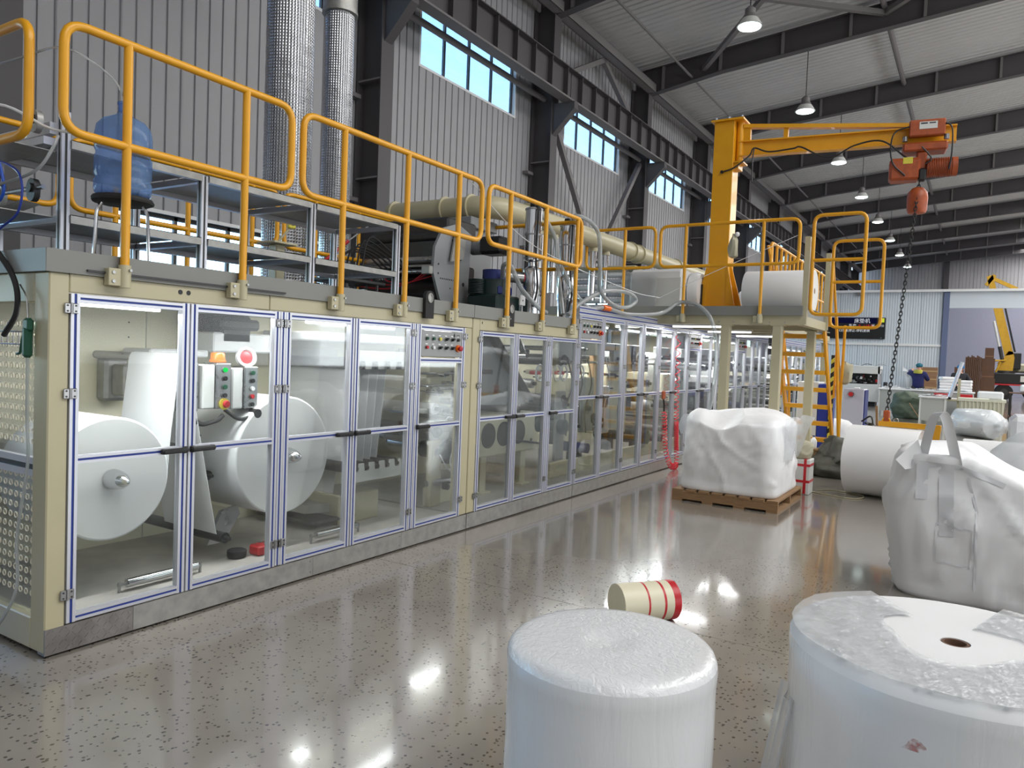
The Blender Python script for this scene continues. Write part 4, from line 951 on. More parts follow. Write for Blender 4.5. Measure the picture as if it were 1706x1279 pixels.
CY = thing('pneumatic_stand', 'dark clutter of valves and hoses on a plate behind the shelf end', 'valve stand', (-1.4, 5.2, 1.906))
B('dsteel').cbox(-1.75, 4.9, 2.12, -1.3, 5.5, 2.15, .005).build('plate', CY)
rng = random.Random(5)
for k in range(14):
    x = -1.72 + rng.random() * .4; y = 4.92 + rng.random() * .55; z = rng.choice((1.95, 2.16)); B(rng.choice(['black', 'dsteel', 'rubber', 'steel', 'drum'])).cbox(x, y, z, x + .06, y + .05, z + rng.uniform(.05, .16), .01).build('valve', CY)
for k in range(4): B('dsteel').cyl((-1.74 + .14 * k, 5.4, 1.906), (-1.74 + .14 * k, 5.4, 2.12), .012, n=8).build('leg', CY)
for k in range(6):
    x = -1.7 + .07 * k; B('rubber').tube(smooth_path([(x, 5.2, 2.2), (x + .05, 5.25, 2.4 + .03 * k), (x + .1, 5.5, 2.45), (x + .15, 5.75, 2.3)], 5), .009, 5).build('hose', CY)
gs = B('red').cyl((-1.62, 4.98, 2.30), (-1.50, 5.18, 2.52), .016, n=10).use('steel').cyl((-1.50, 5.18, 2.52), (-1.40, 5.34, 2.68), .008, n=8); gs.build('gas_strut', CY)
cp = thing('cream_bollard', 'short cream post with a yellow switch behind the shelf', 'post', (-1.75, 4.55, 1.906))
B('cream').cbox(-1.80, 4.50, 1.906, -1.70, 4.60, 2.40, .008).cbox(-1.87, 4.42, 2.40, -1.63, 4.68, 2.42, .004).build('post', cp)
B(MB_AMB).cbox(-1.72, 4.62, 2.56, -1.68, 4.70, 2.64, .008).use('black').cyl((-1.679, 4.66, 2.6), (-1.67, 4.66, 2.6), .014, n=10).build('switch', cp); B('cream').cyl((-1.75, 4.55, 2.42), (-1.70, 4.66, 2.58), .01, n=8).build('bracket', cp)

# cream air pipe
CPp = thing('air_pipe', 'thick cream air pipe with flanges running above the deck', 'pipe', (-1.4, 6.8, 2.9))
path = fillet([(-2.42, 6.82, 3.12), (-.98, 6.82, 3.12), (-.98, 7.6, 3.14)], .28, 8)
B('cream').tube(path[:-1] + [V(-.98, 8.6, 3.15), V(-.98, 14.2, 3.15)], .125, 24).build('pipe', CPp, 50)
for x in (-2.36, -1.62, -1.26): B('cream').cyl((x, 6.82, 3.12), (x + .02, 6.82, 3.12), .15, n=24).build('flange', CPp)
for y in (7.55, 8.7, 8.75, 10.6, 10.9, 12.6): B('cream').cyl((-.98, y, 3.145), (-.98, y + .022, 3.145), .15, n=24).build('flange', CPp)
B('cream').cyl((-2.46, 6.82, 3.12), (-2.42, 6.82, 3.12), .09, .125, n=24).build('end_cone', CPp)
for y in (7.9, 8.25, 9.4, 9.8): B('chrome').cyl((-1.0, y, 2.3), (-1.0, y, 3.05), .05, n=14).build('branch_pipe', CPp); B('cream').cyl((-1.0, y, 2.98), (-1.0, y, 3.06), .065, n=14).build('branch_collar', CPp)
B('cream').cyl((-1.5, 7.1, 2.98), (-1.5, 7.0, 3.06), .07, n=14).build('branch_pipe', CPp)

# vacuum loaders: two polished cylinders
def loader(label, y, x, zt):
    t = thing('vacuum_loader', label, 'vacuum loader', (x, y, 1.906), 'steel vacuum loaders on the deck')
    B('chrome').lathe((x, y, 1.906), (0, 0, 1), [(.085, 0), (.085, .20), (.10, .24), (.10, .48), (.04, .52), (.04, .56), (.088, .58), (.088, zt - 1.906), (.08, zt - 1.9), (0, zt - 1.895)], 28).build('body', t)
    for z in (2.14, 2.38, 2.50, 2.74, zt - .02): B('steel').cyl((x, y, z), (x, y, z + .016), .104 if z < 2.45 else .094, n=28).build('clamp_ring', t)
    B('black').cbox(x - .04, y - .03, zt + .01, x + .03, y + .03, zt + .07, .01).cbox(x + .04, y - .06, zt - .03, x + .1, y - .02, zt + .03, .01).build('valve_head', t)
    B('rubber').tube(smooth_path([(x + .07, y - .04, zt + .02), (x + .12, y - .12, zt - .1), (x + .10, y - .10, zt - .5), (x + .12, y - .08, 2.2), (x + .1, y - .12, 2.0)], 7), .010, 6).build('cable', t)
    B('chrome').cyl((x + .06, y + .1, 1.906), (x + .06, y + .1, 2.12), .045, n=16).build('catch_pot', t)
    return t
loader('steel vacuum loader cylinder, the left of two behind the last front rail', 6.68, -.36, 3.02); loader('steel vacuum loader cylinder, the right one by the grey hose loop', 7.44, -.36, 2.98)
B('white').cbox(-.30, 6.38, 2.02, -.28, 6.48, 2.12, .004).use('black').cyl((-.28, 6.43, 2.07), (-.278, 6.43, 2.07), .008, n=8)
q = B('white').cbox(-.31, 6.36, 2.0, -.29, 6.46, 2.10, .004).use('black').cyl((-.29, 6.41, 2.05), (-.288, 6.41, 2.05), .008, n=8).use('steel').cyl((-.30, 6.41, 1.906), (-.30, 6.41, 2.0), .008, n=8)
tag(q.build('junction_box'), 'small white junction box beside the left steel cylinder', 'box')
def big_hose(pts, label, r=.023): return hose(pts, r, 'hose', 'suction_hose', label, 'hose', 10)
big_hose([(-.36, 6.75, 3.05), (-.25, 6.95, 2.75), (-.20, 6.95, 2.4), (-.18, 7.0, 2.15), (-.12, 6.95, 1.95)], 'ribbed grey hose hanging between the two steel cylinders')
big_hose([(-.34, 7.50, 3.02), (-.15, 7.2, 2.95), (-.08, 7.02, 2.98), (.02, 7.10, 2.97), (.06, 7.35, 2.85), (.05, 7.45, 2.5), (.02, 7.55, 2.25), (.04, 7.85, 2.12), (.04, 8.25, 2.12), (.05, 8.5, 2.22), (.02, 8.3, 2.30), (0, 7.7, 2.26), (-.02, 7.2, 2.1), (-.03, 6.9, 1.94)], 'grey hose draped over the corner rail post in a long loop')
big_hose([(-.5, 6.35, 2.28), (-.40, 6.2, 2.38), (-.30, 6.18, 2.36), (-.25, 6.32, 2.15), (-.15, 6.5, 1.98), (-.12, 6.6, 1.94)], 'grey hose curling down beside the blue motor')
big_hose([(-.2, 6.95, 2.5), (-.1, 7.15, 2.2), (-.05, 7.4, 2.05), (.02, 7.62, 2.07)], 'short grey hose with a yellow fitting on the glazed enclosure', .026)
B(MB_AMB).cyl((.02, 7.60, 2.075), (.03, 7.80, 2.07), .032, n=12)
tag(B('amber').cyl((.02, 7.62, 2.07), (.03, 7.78, 2.066), .033, n=12).build('hose_coupling'), 'yellow hose coupling lying on top of the glazed enclosure', 'coupling')
big_hose([(.03, 7.80, 2.065), (.05, 8.3, 2.04), (.18, 9.0, 2.10), (.28, 9.28, 2.24), (.42, 9.26, 2.26), (.62, 9.2, 2.20), (.80, 9.15, 2.0), (.88, 9.12, 1.6), (.86, 9.1, 1.1), (.84, 9.0, .8)], 'clear hose running along the platform edge and down to the white bag', .024)
hose([(.03, 4.86, 2.95), (-.05, 6.2, 2.55), (-.10, 8.6, 2.36), (.05, 9.28, 2.32)], .004, 'paper', 'cord', 'white cord slanting from the second front rail to the platform rail', 'cord')
hose([(.05, 9.28, 2.32), (.7, 9.29, 2.62), (1.76, 9.3, 3.06)], .004, 'paper', 'cord', 'white cord slanting along the platform rail to its right end', 'cord')

# ------------------------------------------------------------------ crossing platform
PF = thing('crossing_platform', 'cream steel platform on square legs crossing over the machine', 'platform', (0, 10.5, 0))
B('deck').box(-2.3, 9.32, 2.10, 1.82, 9.34, 2.215).box(-2.3, 9.34, 2.19, 1.82, 10.86, 2.205).box(1.80, 9.34, 2.10, 1.82, 10.86, 2.215).box(-2.3, 10.86, 2.19, 1.05, 16.2, 2.205).build('deck_plate', PF, 0)
B('cream').box(-2.3, 9.36, 1.99, 1.84, 9.46, 2.10).build('edge_beam', PF, 0); B('cream').box(1.74, 9.46, 1.99, 1.84, 10.92, 2.10).build('edge_beam', PF, 0)
B('cream').box(-2.3, 10.82, 1.99, 1.74, 10.92, 2.10).build('cross_beam', PF, 0); B('cream').box(.95, 10.92, 2.02, 1.05, 16.2, 2.12).build('edge_beam', PF, 0)
for y in (9.95, 10.4, 11.6, 12.6, 13.8, 15.0): B('cream').box(-2.3, y - .04, 2.03, .95 if y > 10.9 else 1.74, y + .04, 2.18).build('cross_beam', PF, 0)
for x, y in ((.90, 9.42), (1.53, 9.42), (1.66, 10.86), (.98, 11.9), (-2.2, 9.42), (-2.2, 11.9), (.98, 16.1)):
    q = B('cream').cbox(x - .055, y - .055, .012, x + .055, y + .055, 1.99, .006).cbox(x - .1, y - .1, 0, x + .1, y + .1, .014, .003).cbox(x - .08, y - .06, 1.975, x + .08, y + .06, 1.99, .002)
    q.build('leg', PF)
for x in (.82, 1.44, 1.62, 1.0):
    B('steel').cyl((x, 9.355, 2.02), (x, 9.36, 2.02), .01, n=8).build('bolt', PF)
for y, zt in ((9.40, 3.04), (10.86, 3.04)):
    B('cream').box(1.80, y - .035, 2.0, 1.86, y + .035, zt).build('gate_post', PF, 0)
GP = 'yellow rails around the crossing platform'
rail('yellow platform rail above the coiled silver bars, left of the crane', (0, 9.30, 0), (1, 0, 0), -1.05, -.05, (-.48,), 2.72, 3.245, 2.03, GP, r=.021)
rail('yellow platform rail in front of the crane column', (0, 9.30, 0), (1, 0, 0), .02, 1.75, (.36, 1.33), 2.72, 3.245, 2.03, GP, r=.021)
rail('yellow safety gate swung out from the near gate post', (0, 9.42, 0), (1, 0, 0), 1.885, 2.45, (), 2.12, 3.29, 2.12, GP, mid=2.76, name='safety_gate')
rail('yellow safety gate swung out from the far gate post', (0, 10.86, 0), (1, 0, 0), 1.885, 2.50, (), 2.04, 3.20, 2.04, GP, mid=2.65, name='safety_gate')
rail('long yellow rail with close uprights running back along the platform', (1.03, 0, 0), (0, 1, 0), 11.0, 13.4, [11.05 + .3 * k for k in range(8)], 2.74, 3.25, 2.2, GP, sock=False)
rail('far yellow rail at the back of the platform', (1.03, 0, 0), (0, 1, 0), 13.5, 16.1, [13.7 + .35 * k for k in range(7)], 2.74, 3.25, 2.2, GP, sock=False)
q = B('yellow').cyl((1.0, 10.95, 3.2), (1.16, 11.3, 2.21), .021, n=10)
tag(q.build('stair_rail'), 'slanting yellow brace pipe at the corner of the platform rail', 'railing')
LD = thing('ship_ladder', 'steep yellow ladder with flat treads going down from the platform', 'ladder', (1.5, 11.6, 0))
def lp(s, t): return V(1.16 + .08 * s + t * (.63 - .02 * s), 11.0 + 1.12 * s, 2.10 - 2.08 * s)
for t in (0, 1): B('yellow').bx(lp(0, t), lp(1, t), .03, .13, (0, .85, .5)).build('stringer', LD, 0)
for k in range(8):
    s = (k + .6) / 8.3; a = lp(s, .03); c = lp(s, .97); B('yellow').hexa([a + V(0, -.09, -.06), c + V(0, -.09, -.06), c + V(0, .07, -.06), a + V(0, .07, -.06), a + V(0, -.09, 0), c + V(0, -.09, 0), c + V(0, .07, 0), a + V(0, .07, 0)]).build('tread', LD, 0)
for t in (0, 1):
    e = .06 if t else -.06; B('yellow').tube(fillet([lp(.02, t) + V(e, 0, -.0), lp(.02, t) + V(e, .0, .95), lp(.85, t) + V(e, .1, .75), lp(.97, t) + V(e, 0, 0)], .12), .019, 10).build('handrail', LD)
    B('yellow').cyl(lp(.5, t) + V(e, 0, 0), lp(.5, t) + V(e, .05, .84), .017, n=10).build('handrail_post', LD)
q = B('yellow').cyl((1.95, 11.75, .35), (1.9, 11.3, 2.2), .02, n=10); q.build('brace', LD); B('yellow').cyl((1.90, 12.0, .05), (1.99, 11.5, 2.1), .02, n=10).build('brace', LD)
rg = tag(B('rag').ball((2.0, 11.75, 1.42), .11, .09, .16, 12, 8, lambda q: 1 + .35 * mnoise.noise(q * 14)).build('cloth'), 'crumpled grey cloth stuffed on the ladder handrail', 'cloth')
# tubes under the platform
for y in (9.75, 11.3, 12.9): 
    q = B('white').box(.06, y - .02, 1.985, .75, y + .02, 2.01).use('tube').cyl((.08, y, 1.975), (.73, y, 1.975), .014, n=10)
    tag(q.build('tube_lamp'), 'white tube lamp under the crossing platform, ' + ('near the front edge' if y < 10 else 'second from the front' if y < 12 else 'at the back'), 'lamp', 'tube lamps under the platform')
    l = bpy.data.lights.new('tube_glow', 'AREA'); l.shape = 'RECTANGLE'; l.size = .65; l.size_y = .1; l.energy = 10; o = bpy.data.objects.new('tube_glow', l); COL.objects.link(o); o.location = (.4, y, 1.95)
# goods on the platform
WB = thing('wrapped_machine_box', 'white box machine wrapped in clear film on the platform', 'machine', (-.25, 10.5, 2.206))
B('white').cbox(-.74, 10.1, 2.206, .06, 10.9, 2.80, .04).build('body', WB); B('offw').cbox(-.44, 10.085, 2.26, .04, 10.1, 2.68, .01).build('front_panel', WB)
B('film').sheet([[V(-.80 + .10 * i, 10.07 - .03 * abs(sin(i * 1.7 + j)), 2.21 + .11 * j) for i in range(6)] for j in range(6)]).build('film_wrap', WB)
B('white').lathe((.08, 10.5, 2.50), (1, 0, 0), [(.28, 0), (.29, .06), (.26, .14), (.2, .16), (0, .165)], 24).build('end_cap', WB)
B('black').box(.246, 10.35, 2.21, .262, 10.6, 2.60).build('perforated_bracket', WB)
SB = thing('bar_rack', 'stack of pale horizontal bars on the platform left of the wrapped box', 'rack', (-1.2, 10.4, 2.206))
for k in range(6):
    B('white' if k % 2 else 'alu').cyl((-1.75, 10.25, 2.27 + k * .095), (-.78, 10.25, 2.27 + k * .095), .038, n=14).build('bar', SB)
    B('black').cbox(-.86, 10.2, 2.25 + k * .095, -.76, 10.28, 2.29 + k * .095, .004).build('bar_end', SB)
B('galv').cbox(-.90, 10.22, 2.206, -.84, 10.30, 2.84, .005).build('upright', SB); B('galv').cbox(-1.8, 10.22, 2.206, -1.74, 10.30, 2.84, .005).build('upright', SB); B('cream').cbox(-1.8, 10.2, 2.82, -.7, 10.5, 2.88, .01).build('top_beam', SB)
paper_roll('paper_roll', 'white roll lying on the platform right of the crane foot', (1.76, 10.35, 2.485), (1, 0, 0), .275, .88)
paper_roll('paper_roll', 'small white roll behind the close yellow uprights on the platform', (.9, 12.6, 2.46), (1, 0, 0), .25, .7)
gl = B('rag').lathe((.98, 9.27, 2.80), (0, 0, 1), [(.02, 0), (.055, .02), (.06, .12), (.045, .22), (.025, .26), (.01, .30)], 10, warp=lambda t, h, r: .012 * sin(3 * t + h * 20)).use('paper').ball((1.02, 9.27, 3.09), .03)
tag(gl.build('work_glove'), 'pale work glove hung on the platform rail beside the crane', 'glove')

# ------------------------------------------------------------------ jib crane with electric hoist
JC = thing('jib_crane', 'yellow jib crane standing on the platform with its arm over the aisle', 'crane', (.45, 10.55, 2.206))
B('yellow').cbox(.31, 10.41, 2.206, .59, 10.69, 4.86, .006).build('column', JC)
for s in (-1, 1): B('yellow').prism([(s * .14, 0), (s * .28, 0), (s * .15, .62), (s * .14, .62)], (.45, 10.40, 2.23), (1, 0, 0), (0, 0, 1), (0, -.02, 0)).prism([(s * .14, 0), (s * .34, 0), (s * .15, .66), (s * .14, .66)], (.45, 10.56, 2.23), (1, 0, 0), (0, 0, 1), (0, -.02, 0)).build('gusset', JC, 0)
B('yellow').prism([(-.27, 0), (.27, 0), (.14, .60), (-.14, .60)], (.45, 10.405, 2.23), (1, 0, 0), (0, 0, 1), (0, -.015, 0)).build('gusset', JC, 0)
B('yellow').box(.27, 10.15, 2.206, .80, 10.95, 2.23).build('base_plate', JC, 0)
B('yellow').box(.27, 10.37, 4.86, .72, 10.73, 4.885).build('head_plate', JC, 0); B('yellow').box(.59, 10.42, 4.28, .72, 10.68, 4.30).build('shelf_plate', JC, 0)
q = B('steel')
for k in range(5): q.cyl((.32 + k * .09, 10.45 + (k % 2) * .12, 4.885), (.32 + k * .09, 10.45 + (k % 2) * .12, 4.93), .014, n=8)
tag(q.build('bolts', JC), kind='stuff')
ad = V(2.62, .36, 0).normalized()
def ap(s, z, e=0): return V(.62, 10.55, z) + ad * s + V(-ad.y, ad.x, 0) * e
B('yellow').cyl(V(.64, 10.55, 4.30), V(.64, 10.55, 4.86), .05, n=14).build('pivot', JC)
B('yellow').bx(ap(.1, 4.58), ap(.1, 4.82), .06, .12, (1, 0, 0)).build('tie_lug', JC)
B('yellow').bx(ap(.0, 4.485), ap(2.64, 4.485), .012, .20).bx(ap(0, 4.39), ap(2.64, 4.39), .12, .016).bx(ap(0, 4.585), ap(2.64, 4.585), .12, .016).build('arm', JC, 0)
B('yellow').bx(ap(.06, 4.80), ap(2.2, 4.62), .10, .05).build('tie_bar', JC, 0)
B('yellow').bx(ap(.62, 4.58), ap(.62, 4.75), .05, .06, (1, 0, 0)).build('spacer', JC, 0)
B('yellow').cbox(.575, 10.44, 4.20, .66, 10.66, 4.30, .005).build('bearing_block', JC)
B('black').tube(smooth_path([(.45, 10.40, 4.16), (.62, 10.38, 4.2), (.80, 10.45, 4.36), (.86, 10.46, 4.46), (1.05, 10.5, 4.40), (1.35, 10.54, 4.42), (1.46, 10.56, 4.43), (1.8, 10.6, 4.26), (2.1, 10.64, 4.40), (2.42, 10.68, 4.43), (2.7, 10.7, 4.2), (2.95, 10.74, 4.05)], 7), .011, 6).use('black').cyl((.45, 10.405, 4.16), (.45, 10.38, 4.16), .022, n=10).build('power_cable', JC)
B('black').tube(smooth_path([(.86, 10.46, 4.46), (.85, 10.44, 4.3), (.85, 10.45, 4.0)], 5), .009, 6).build('power_cable', JC)
HO = thing('electric_hoist', 'orange electric chain hoist hanging from the crane arm with a slanting black chain', 'hoist', ap(2.35, 3.6))
hc = ap(2.30, 4.5); X = V(ad.x, ad.y, 0); Yv = V(-ad.y, ad.x, 0)
def hb(m, x0, x1, y0, y1, z0, z1, c=.01, name='body'):
    q = B(m); q.cbox(x0, y0, z0, x1, y1, z1, c); q.v = [tuple(hc + X * v[0] + Yv * v[1] + V(0, 0, v[2])) for v in q.v]; return q.build(name, HO)
hb('orange', -.20, .20, -.20, -.09, -.06, .14, .012, 'trolley_plate'); hb('orange', -.20, .20, .09, .16, -.1, .12, .012, 'trolley_plate')
hb('orange', -.26, .24, -.18, .10, -.24, -.13, .02, 'trolley_frame'); hb('offw', -.09, .11, -.204, -.20, .02, .11, .002, 'rating_plate')
hb('black', -.075, .0, -.2065, -.204, .082, .098, .0004, 'printed_line'); hb('black', .02, .09, -.2065, -.204, .084, .097, .0004, 'printed_line')
hb('orange', -.40, -.05, -.20, .04, -.60, -.32, .03, 'gearbox'); hb('orange', -.10, .02, -.15, .0, -.50, -.24, .02, 'hook_block')
q = B('orange').cyl((.02, -.08, -.44), (.32, -.08, -.44), .105, n=18)
for k in range(14): q.cyl((.03 + k * .019, -.08, -.44), (.038 + k * .019, -.08, -.44), .122, n=18)
q.cyl((.30, -.08, -.44), (.36, -.08, -.44), .118, n=18); q.v = [tuple(hc + X * v[0] + Yv * v[1] + V(0, 0, v[2])) for v in q.v]; q.build('finned_motor', HO)
hb(MB_AMB, -.25, -.14, -.204, -.20, -.40, -.32, .001, 'warning_plate'); hb('black', -.07, .02, -.2, -.1, -.62, -.46, .02, 'chain_guide')
for x_ in (-.24, .22):
    q = B('steel').cyl((x_, -.15, -.11), (x_, -.15, -.05), .03, n=12); q.v = [tuple(hc + X * v[0] + Yv * v[1] + V(0, 0, v[2])) for v in q.v]; q.build('wheel', HO)
q = B('orange'); q.lathe((-.06, -.12, -1.02), (0, 0, 1), [(.06, 0), (.10, .01), (.115, .05), (.12, .2), (.11, .27), (.07, .32), (.02, .34)], 12); q.v = [tuple(hc + X * v[0] + Yv * v[1] + V(0, 0, v[2])) for v in q.v]; q.build('chain_bag', HO)
for pts in ([(-.2, -.2, .06), (-.36, -.21, .0), (-.40, -.22, -.2), (-.36, -.22, -.4), (-.22, -.21, -.55)], [(.2, -.2, .08), (.27, -.21, 0), (.28, -.21, -.3), (.26, -.21, -.5)], [(-.05, -.21, -.2), (.06, -.22, -.35), (.0, -.22, -.42)]):
    q = B('black').tube(smooth_path(pts, 6), .010, 6); q.v = [tuple(hc + X * v[0] + Yv * v[1] + V(0, 0, v[2])) for v in q.v]; q.build('cable', HO)
c0 = hc + X * -.05 + Yv * -.15 + V(0, 0, -.62); c1 = V(2.735, 9.80, 1.01); n_l = 60; q = B('rubber')
dv = (c1 - c0); ld = dv.normalized(); s1 = ld.cross(V(0, 1, 0)).normalized(); s2 = ld.cross(s1)
for k in range(n_l):
    m_ = c0 + dv * ((k + .5) / n_l); h = dv.length / n_l * .72; sd = s1 if k % 2 else s2; w = .017
    q.tube([m_ + ld * (cos(a) * h) + sd * (sin(a) * w) for a in [i * pi / 4 for i in range(8)]], .0062, 5, True)
tag(q.build('chain', HO, 60), kind='stuff')
q = B('orange').cbox(c1.x - .035, c1.y - .03, c1.z - .15, c1.x + .035, c1.y + .03, c1.z + .01, .012); q.use('steel').tube([c1 + V(0, 0, -.15) + V(cos(a) * .03, 0, sin(a) * .035 - .02) for a in [i * pi / 6 - 2.0 for i in range(10)]], .009, 6); q.build('hook', HO)
# ------------------------------------------------------------------ goods standing on the floor
def sblob(c, hx, hy, prof, n=56, p=4.0, amp=.02, seed=0, lean=(0, 0), wr=.012, skip_bottom=False, creases=0):
    """sack: rounded-square rings; prof = (scale, height, exponent) from the floor up, wrinkled by layered noise"""
    c = Vector(c); vs = []; off = V(seed * 7.3, seed * 3.1, seed * 5.7)
    for s, h, e in prof:
        for k in range(n):
            a = 2 * pi * k / n; ca, sa = cos(a), sin(a)
            rr = 1 / ((abs(ca) ** e + abs(sa) ** e) ** (1 / e))
            q = V(ca * rr * hx * s + lean[0] * h, sa * rr * hy * s + lean[1] * h, h)
            f = min(1, max(0, (h - prof[0][1]) / .06))
            d = mnoise.noise(q * 2.6 + off) * amp * 1.6 + mnoise.noise(q * 7 + off) * amp * .7 + max(0, 1 - abs(mnoise.noise(V(q.x * 3.4 + q.z * 1.6, q.y * 3.4 - q.z * .8, q.z * 2.2) + off)) * 7) ** 1.5 * wr * .8 + max(0, 1 - abs(mnoise.noise(V(q.x * 6 - q.z * 3, q.y * 6 + q.z, q.z * 4) + off * 2)) * 6) ** 1.5 * wr * .5
            nrm = V(ca, sa, 0); up = V(0, 0, mnoise.noise(q * 3.3 + off * 2) * amp * 2.2 * f if s < .97 and h > prof[0][1] + .1 else 0)
            vs.append(c + q + nrm * d * f + up)
    m = len(prof); fs = []
    for i in range(m - 1):
        for k in range(n): j = (k + 1) % n; fs.append((i * n + k, i * n + j, (i + 1) * n + j, (i + 1) * n + k))
    fs.append(tuple(range(n - 1, -1, -1))); fs.append(tuple(range((m - 1) * n, m * n)))
    return vs, fs
def sack_profile(h, top=.25, m=16, belly=.04, r=.05, e0=6, e1=3.2, base=0.0):
    pr = [(.93, 0, e0), (.985, r * .5, e0), (1.0, r, e0)]
    for i in range(1, m): t = i / m; pr.append((1 + belly * sin(pi * t), r + (h - top - r) * t, e0 + (e1 - e0) * t))
    for i in range(0, 9): t = i / 9; pr.append(((cos(t * pi / 2)) ** .55, h - top + top * sin(t * pi / 2), e1 - .6 * t))
    pr.append((.05, h, 2.2)); return pr

# pallet with the big white bag
PL = thing('pallet', 'wooden pallet under the big white bag in the aisle', 'pallet', (1.43, 8.4, 0))
for y in (7.80, 8.38, 8.97): B('wood').box(.87, y - .02, .022, 1.98, y + .02, .105).build('stringer', PL, 0)
for k in range(8): B('wood').box(.87 + k * .1425, 7.775, .105, .87 + k * .1425 + .113, 8.995, .125).build('deck_board', PL, 0)
for k in range(4): B('wood').box(.87 + k * .332, 7.775, 0, .87 + k * .332 + .113, 8.995, .022).build('bottom_board', PL, 0)
BG = thing('bulk_bag', 'bulging white woven bulk bag standing on the wooden pallet', 'bag', (1.42, 8.4, .126))
pr = [(.995, 0, 10), (1.01, .015, 10), (1.015, .05, 9)] + sack_profile(.84, .12, 22, .02, .06, 9, 5)[3:]
vs, fs = sblob((1.43, 8.40, .126), .505, .57, pr, 120, amp=.016, seed=3, wr=.022)
def sag(v):
    x, y, z = v; t = max(0, (z - .62) / .34)
    dip = max(0, 1 - ((x - 1.33) ** 2 / .05 + (y - 7.98) ** 2 / .10)); hump = max(0, 1 - ((x - 1.55) ** 2 / .16 + (y - 8.6) ** 2 / .2)); h2 = max(0, 1 - ((x - 1.0) ** 2 / .02 + (y - 8.05) ** 2 / .05))
    return (x, y, z + t * (-.12 * dip + .055 * hump + .05 * h2))
b = B('wovenbag').add([sag(v) for v in vs], fs); b.build('bag_body', BG, 180)
fl_ = []
for i in range(9):
    row = []
    for j in range(7): row.append(V(1.955 + .05 * sin(i * .8) + .03 * j * (i / 9), 8.05 + .09 * i + .02 * sin(j), .50 + .075 * j + .02 * sin(i * 1.3 + j)))
    fl_.append(row)
B('film2').sheet(fl_).build('loose_film', BG, 180)
fl_ = [[V(.88 - .03 * sin(j * .9) - .02 * (i % 2), 7.95 + .10 * i, .70 + .055 * j) for j in range(5)] for i in range(6)]
B('film2').sheet(fl_).build('loose_film', BG, 180)

# red coil hose with its gun
CO = thing('coil_hose', 'red spiral air hose hanging down the glazed doors to the floor', 'hose', (.09, 9.9, 0))
P = smooth_path([(.05, 10.06, 1.86), (.055, 10.08, 1.3), (.06, 10.1, .8), (.08, 10.1, .35), (.11, 10.06, .075), (.13, 9.9, .05), (.12, 9.76, .09), (.08, 9.68, .3), (.06, 9.66, .6), (.055, 9.62, .82)], 14)
L_ = [0]
for a, c in zip(P[:-1], P[1:]): L_.append(L_[-1] + (c - a).length)
tot = L_[-1]; pts = []; s = 0; ph = 0
def at_len(s):
    for i in range(len(L_) - 1):
        if L_[i + 1] >= s: t = (s - L_[i]) / max(1e-6, L_[i + 1] - L_[i]); return P[i].lerp(P[i + 1], t), (P[i + 1] - P[i]).normalized()
    return P[-1], (P[-1] - P[-2]).normalized()
while s < tot:
    q, t = at_len(s); e1 = t.cross(V(1, 0, .01)).normalized(); e2 = t.cross(e1)
    pts.append(q + e1 * cos(ph) * .042 + e2 * sin(ph) * .030)
    frac = s / tot; pitch = .16 - .115 * min(1, frac * 2.5) if frac < .42 else (.014 if frac < .56 else .045)
    s += pitch / 9; ph += 2 * pi / 9
B('coil').tube(pts, .0055, 5).build('coil', CO, 180)
B('orange').cbox(.03, 9.55, .98, .07, 9.63, 1.10, .015).use('rubber').tube([V(.05, 9.60, .98), V(.055, 9.62, .9), V(.055, 9.62, .82)], .012, 6).build('blow_gun', CO)

# two wrapped rolls standing upright in the near aisle
def standing_roll(label, c, r, h, seed, hole):
    t = thing('wrapped_roll', label, 'roll', (c[0], c[1], 0), 'wrapped rolls standing upright in the near aisle')
    n = 96; pr = [(r - .012, .0), (r, .012)] + [(r, h * k / 14) for k in range(1, 13)] + [(r + .002, h - .07), (r + .003, h - .05), (r + .001, h - .03), (r - .006, h - .014), (r - .02, h - .004), (r - .04, h)]
    pr += [(r * f, h + .001) for f in (.8, .65, .5, .35, .22)] + [(.04, h), (.038, h - .02), (.038, h - .25), (0, h - .25)]
    def warp(t_, hh, rr):
        q = V(cos(t_) * rr, sin(t_) * rr, hh); d = mnoise.noise(q * 4 + V(seed, 0, 0)) * .005 + mnoise.noise(V(cos(t_) * 9, sin(t_) * 9, hh * 2 + seed)) * .0014
        return d if rr > r * .9 else 0
    if not hole: pr = pr[:-4] + [(.05, h - .004), (0, h - .006)]
    k_ = next(i for i, q_ in enumerate(pr) if q_[1] >= h - .03 and q_[0] <= r + .0011)
    B('wrapside').lathe((c[0], c[1], 0), (0, 0, 1), pr[:k_ + 1] + [(0, pr[k_][1] - .03)], n, warp).build('wrapped_side', t, 80)
    B('wrapfilm' if not hole else 'paper').lathe((c[0], c[1], 0), (0, 0, 1), pr[k_:], n, warp).build('wrapped_top', t, 80)
    if hole:
        B('carddark').lathe((c[0], c[1], h - .2), (0, 0, 1), [(.037, 0), (.037, .199), (.030, .199), (.030, 0)], 24).build('core', t)
    return t
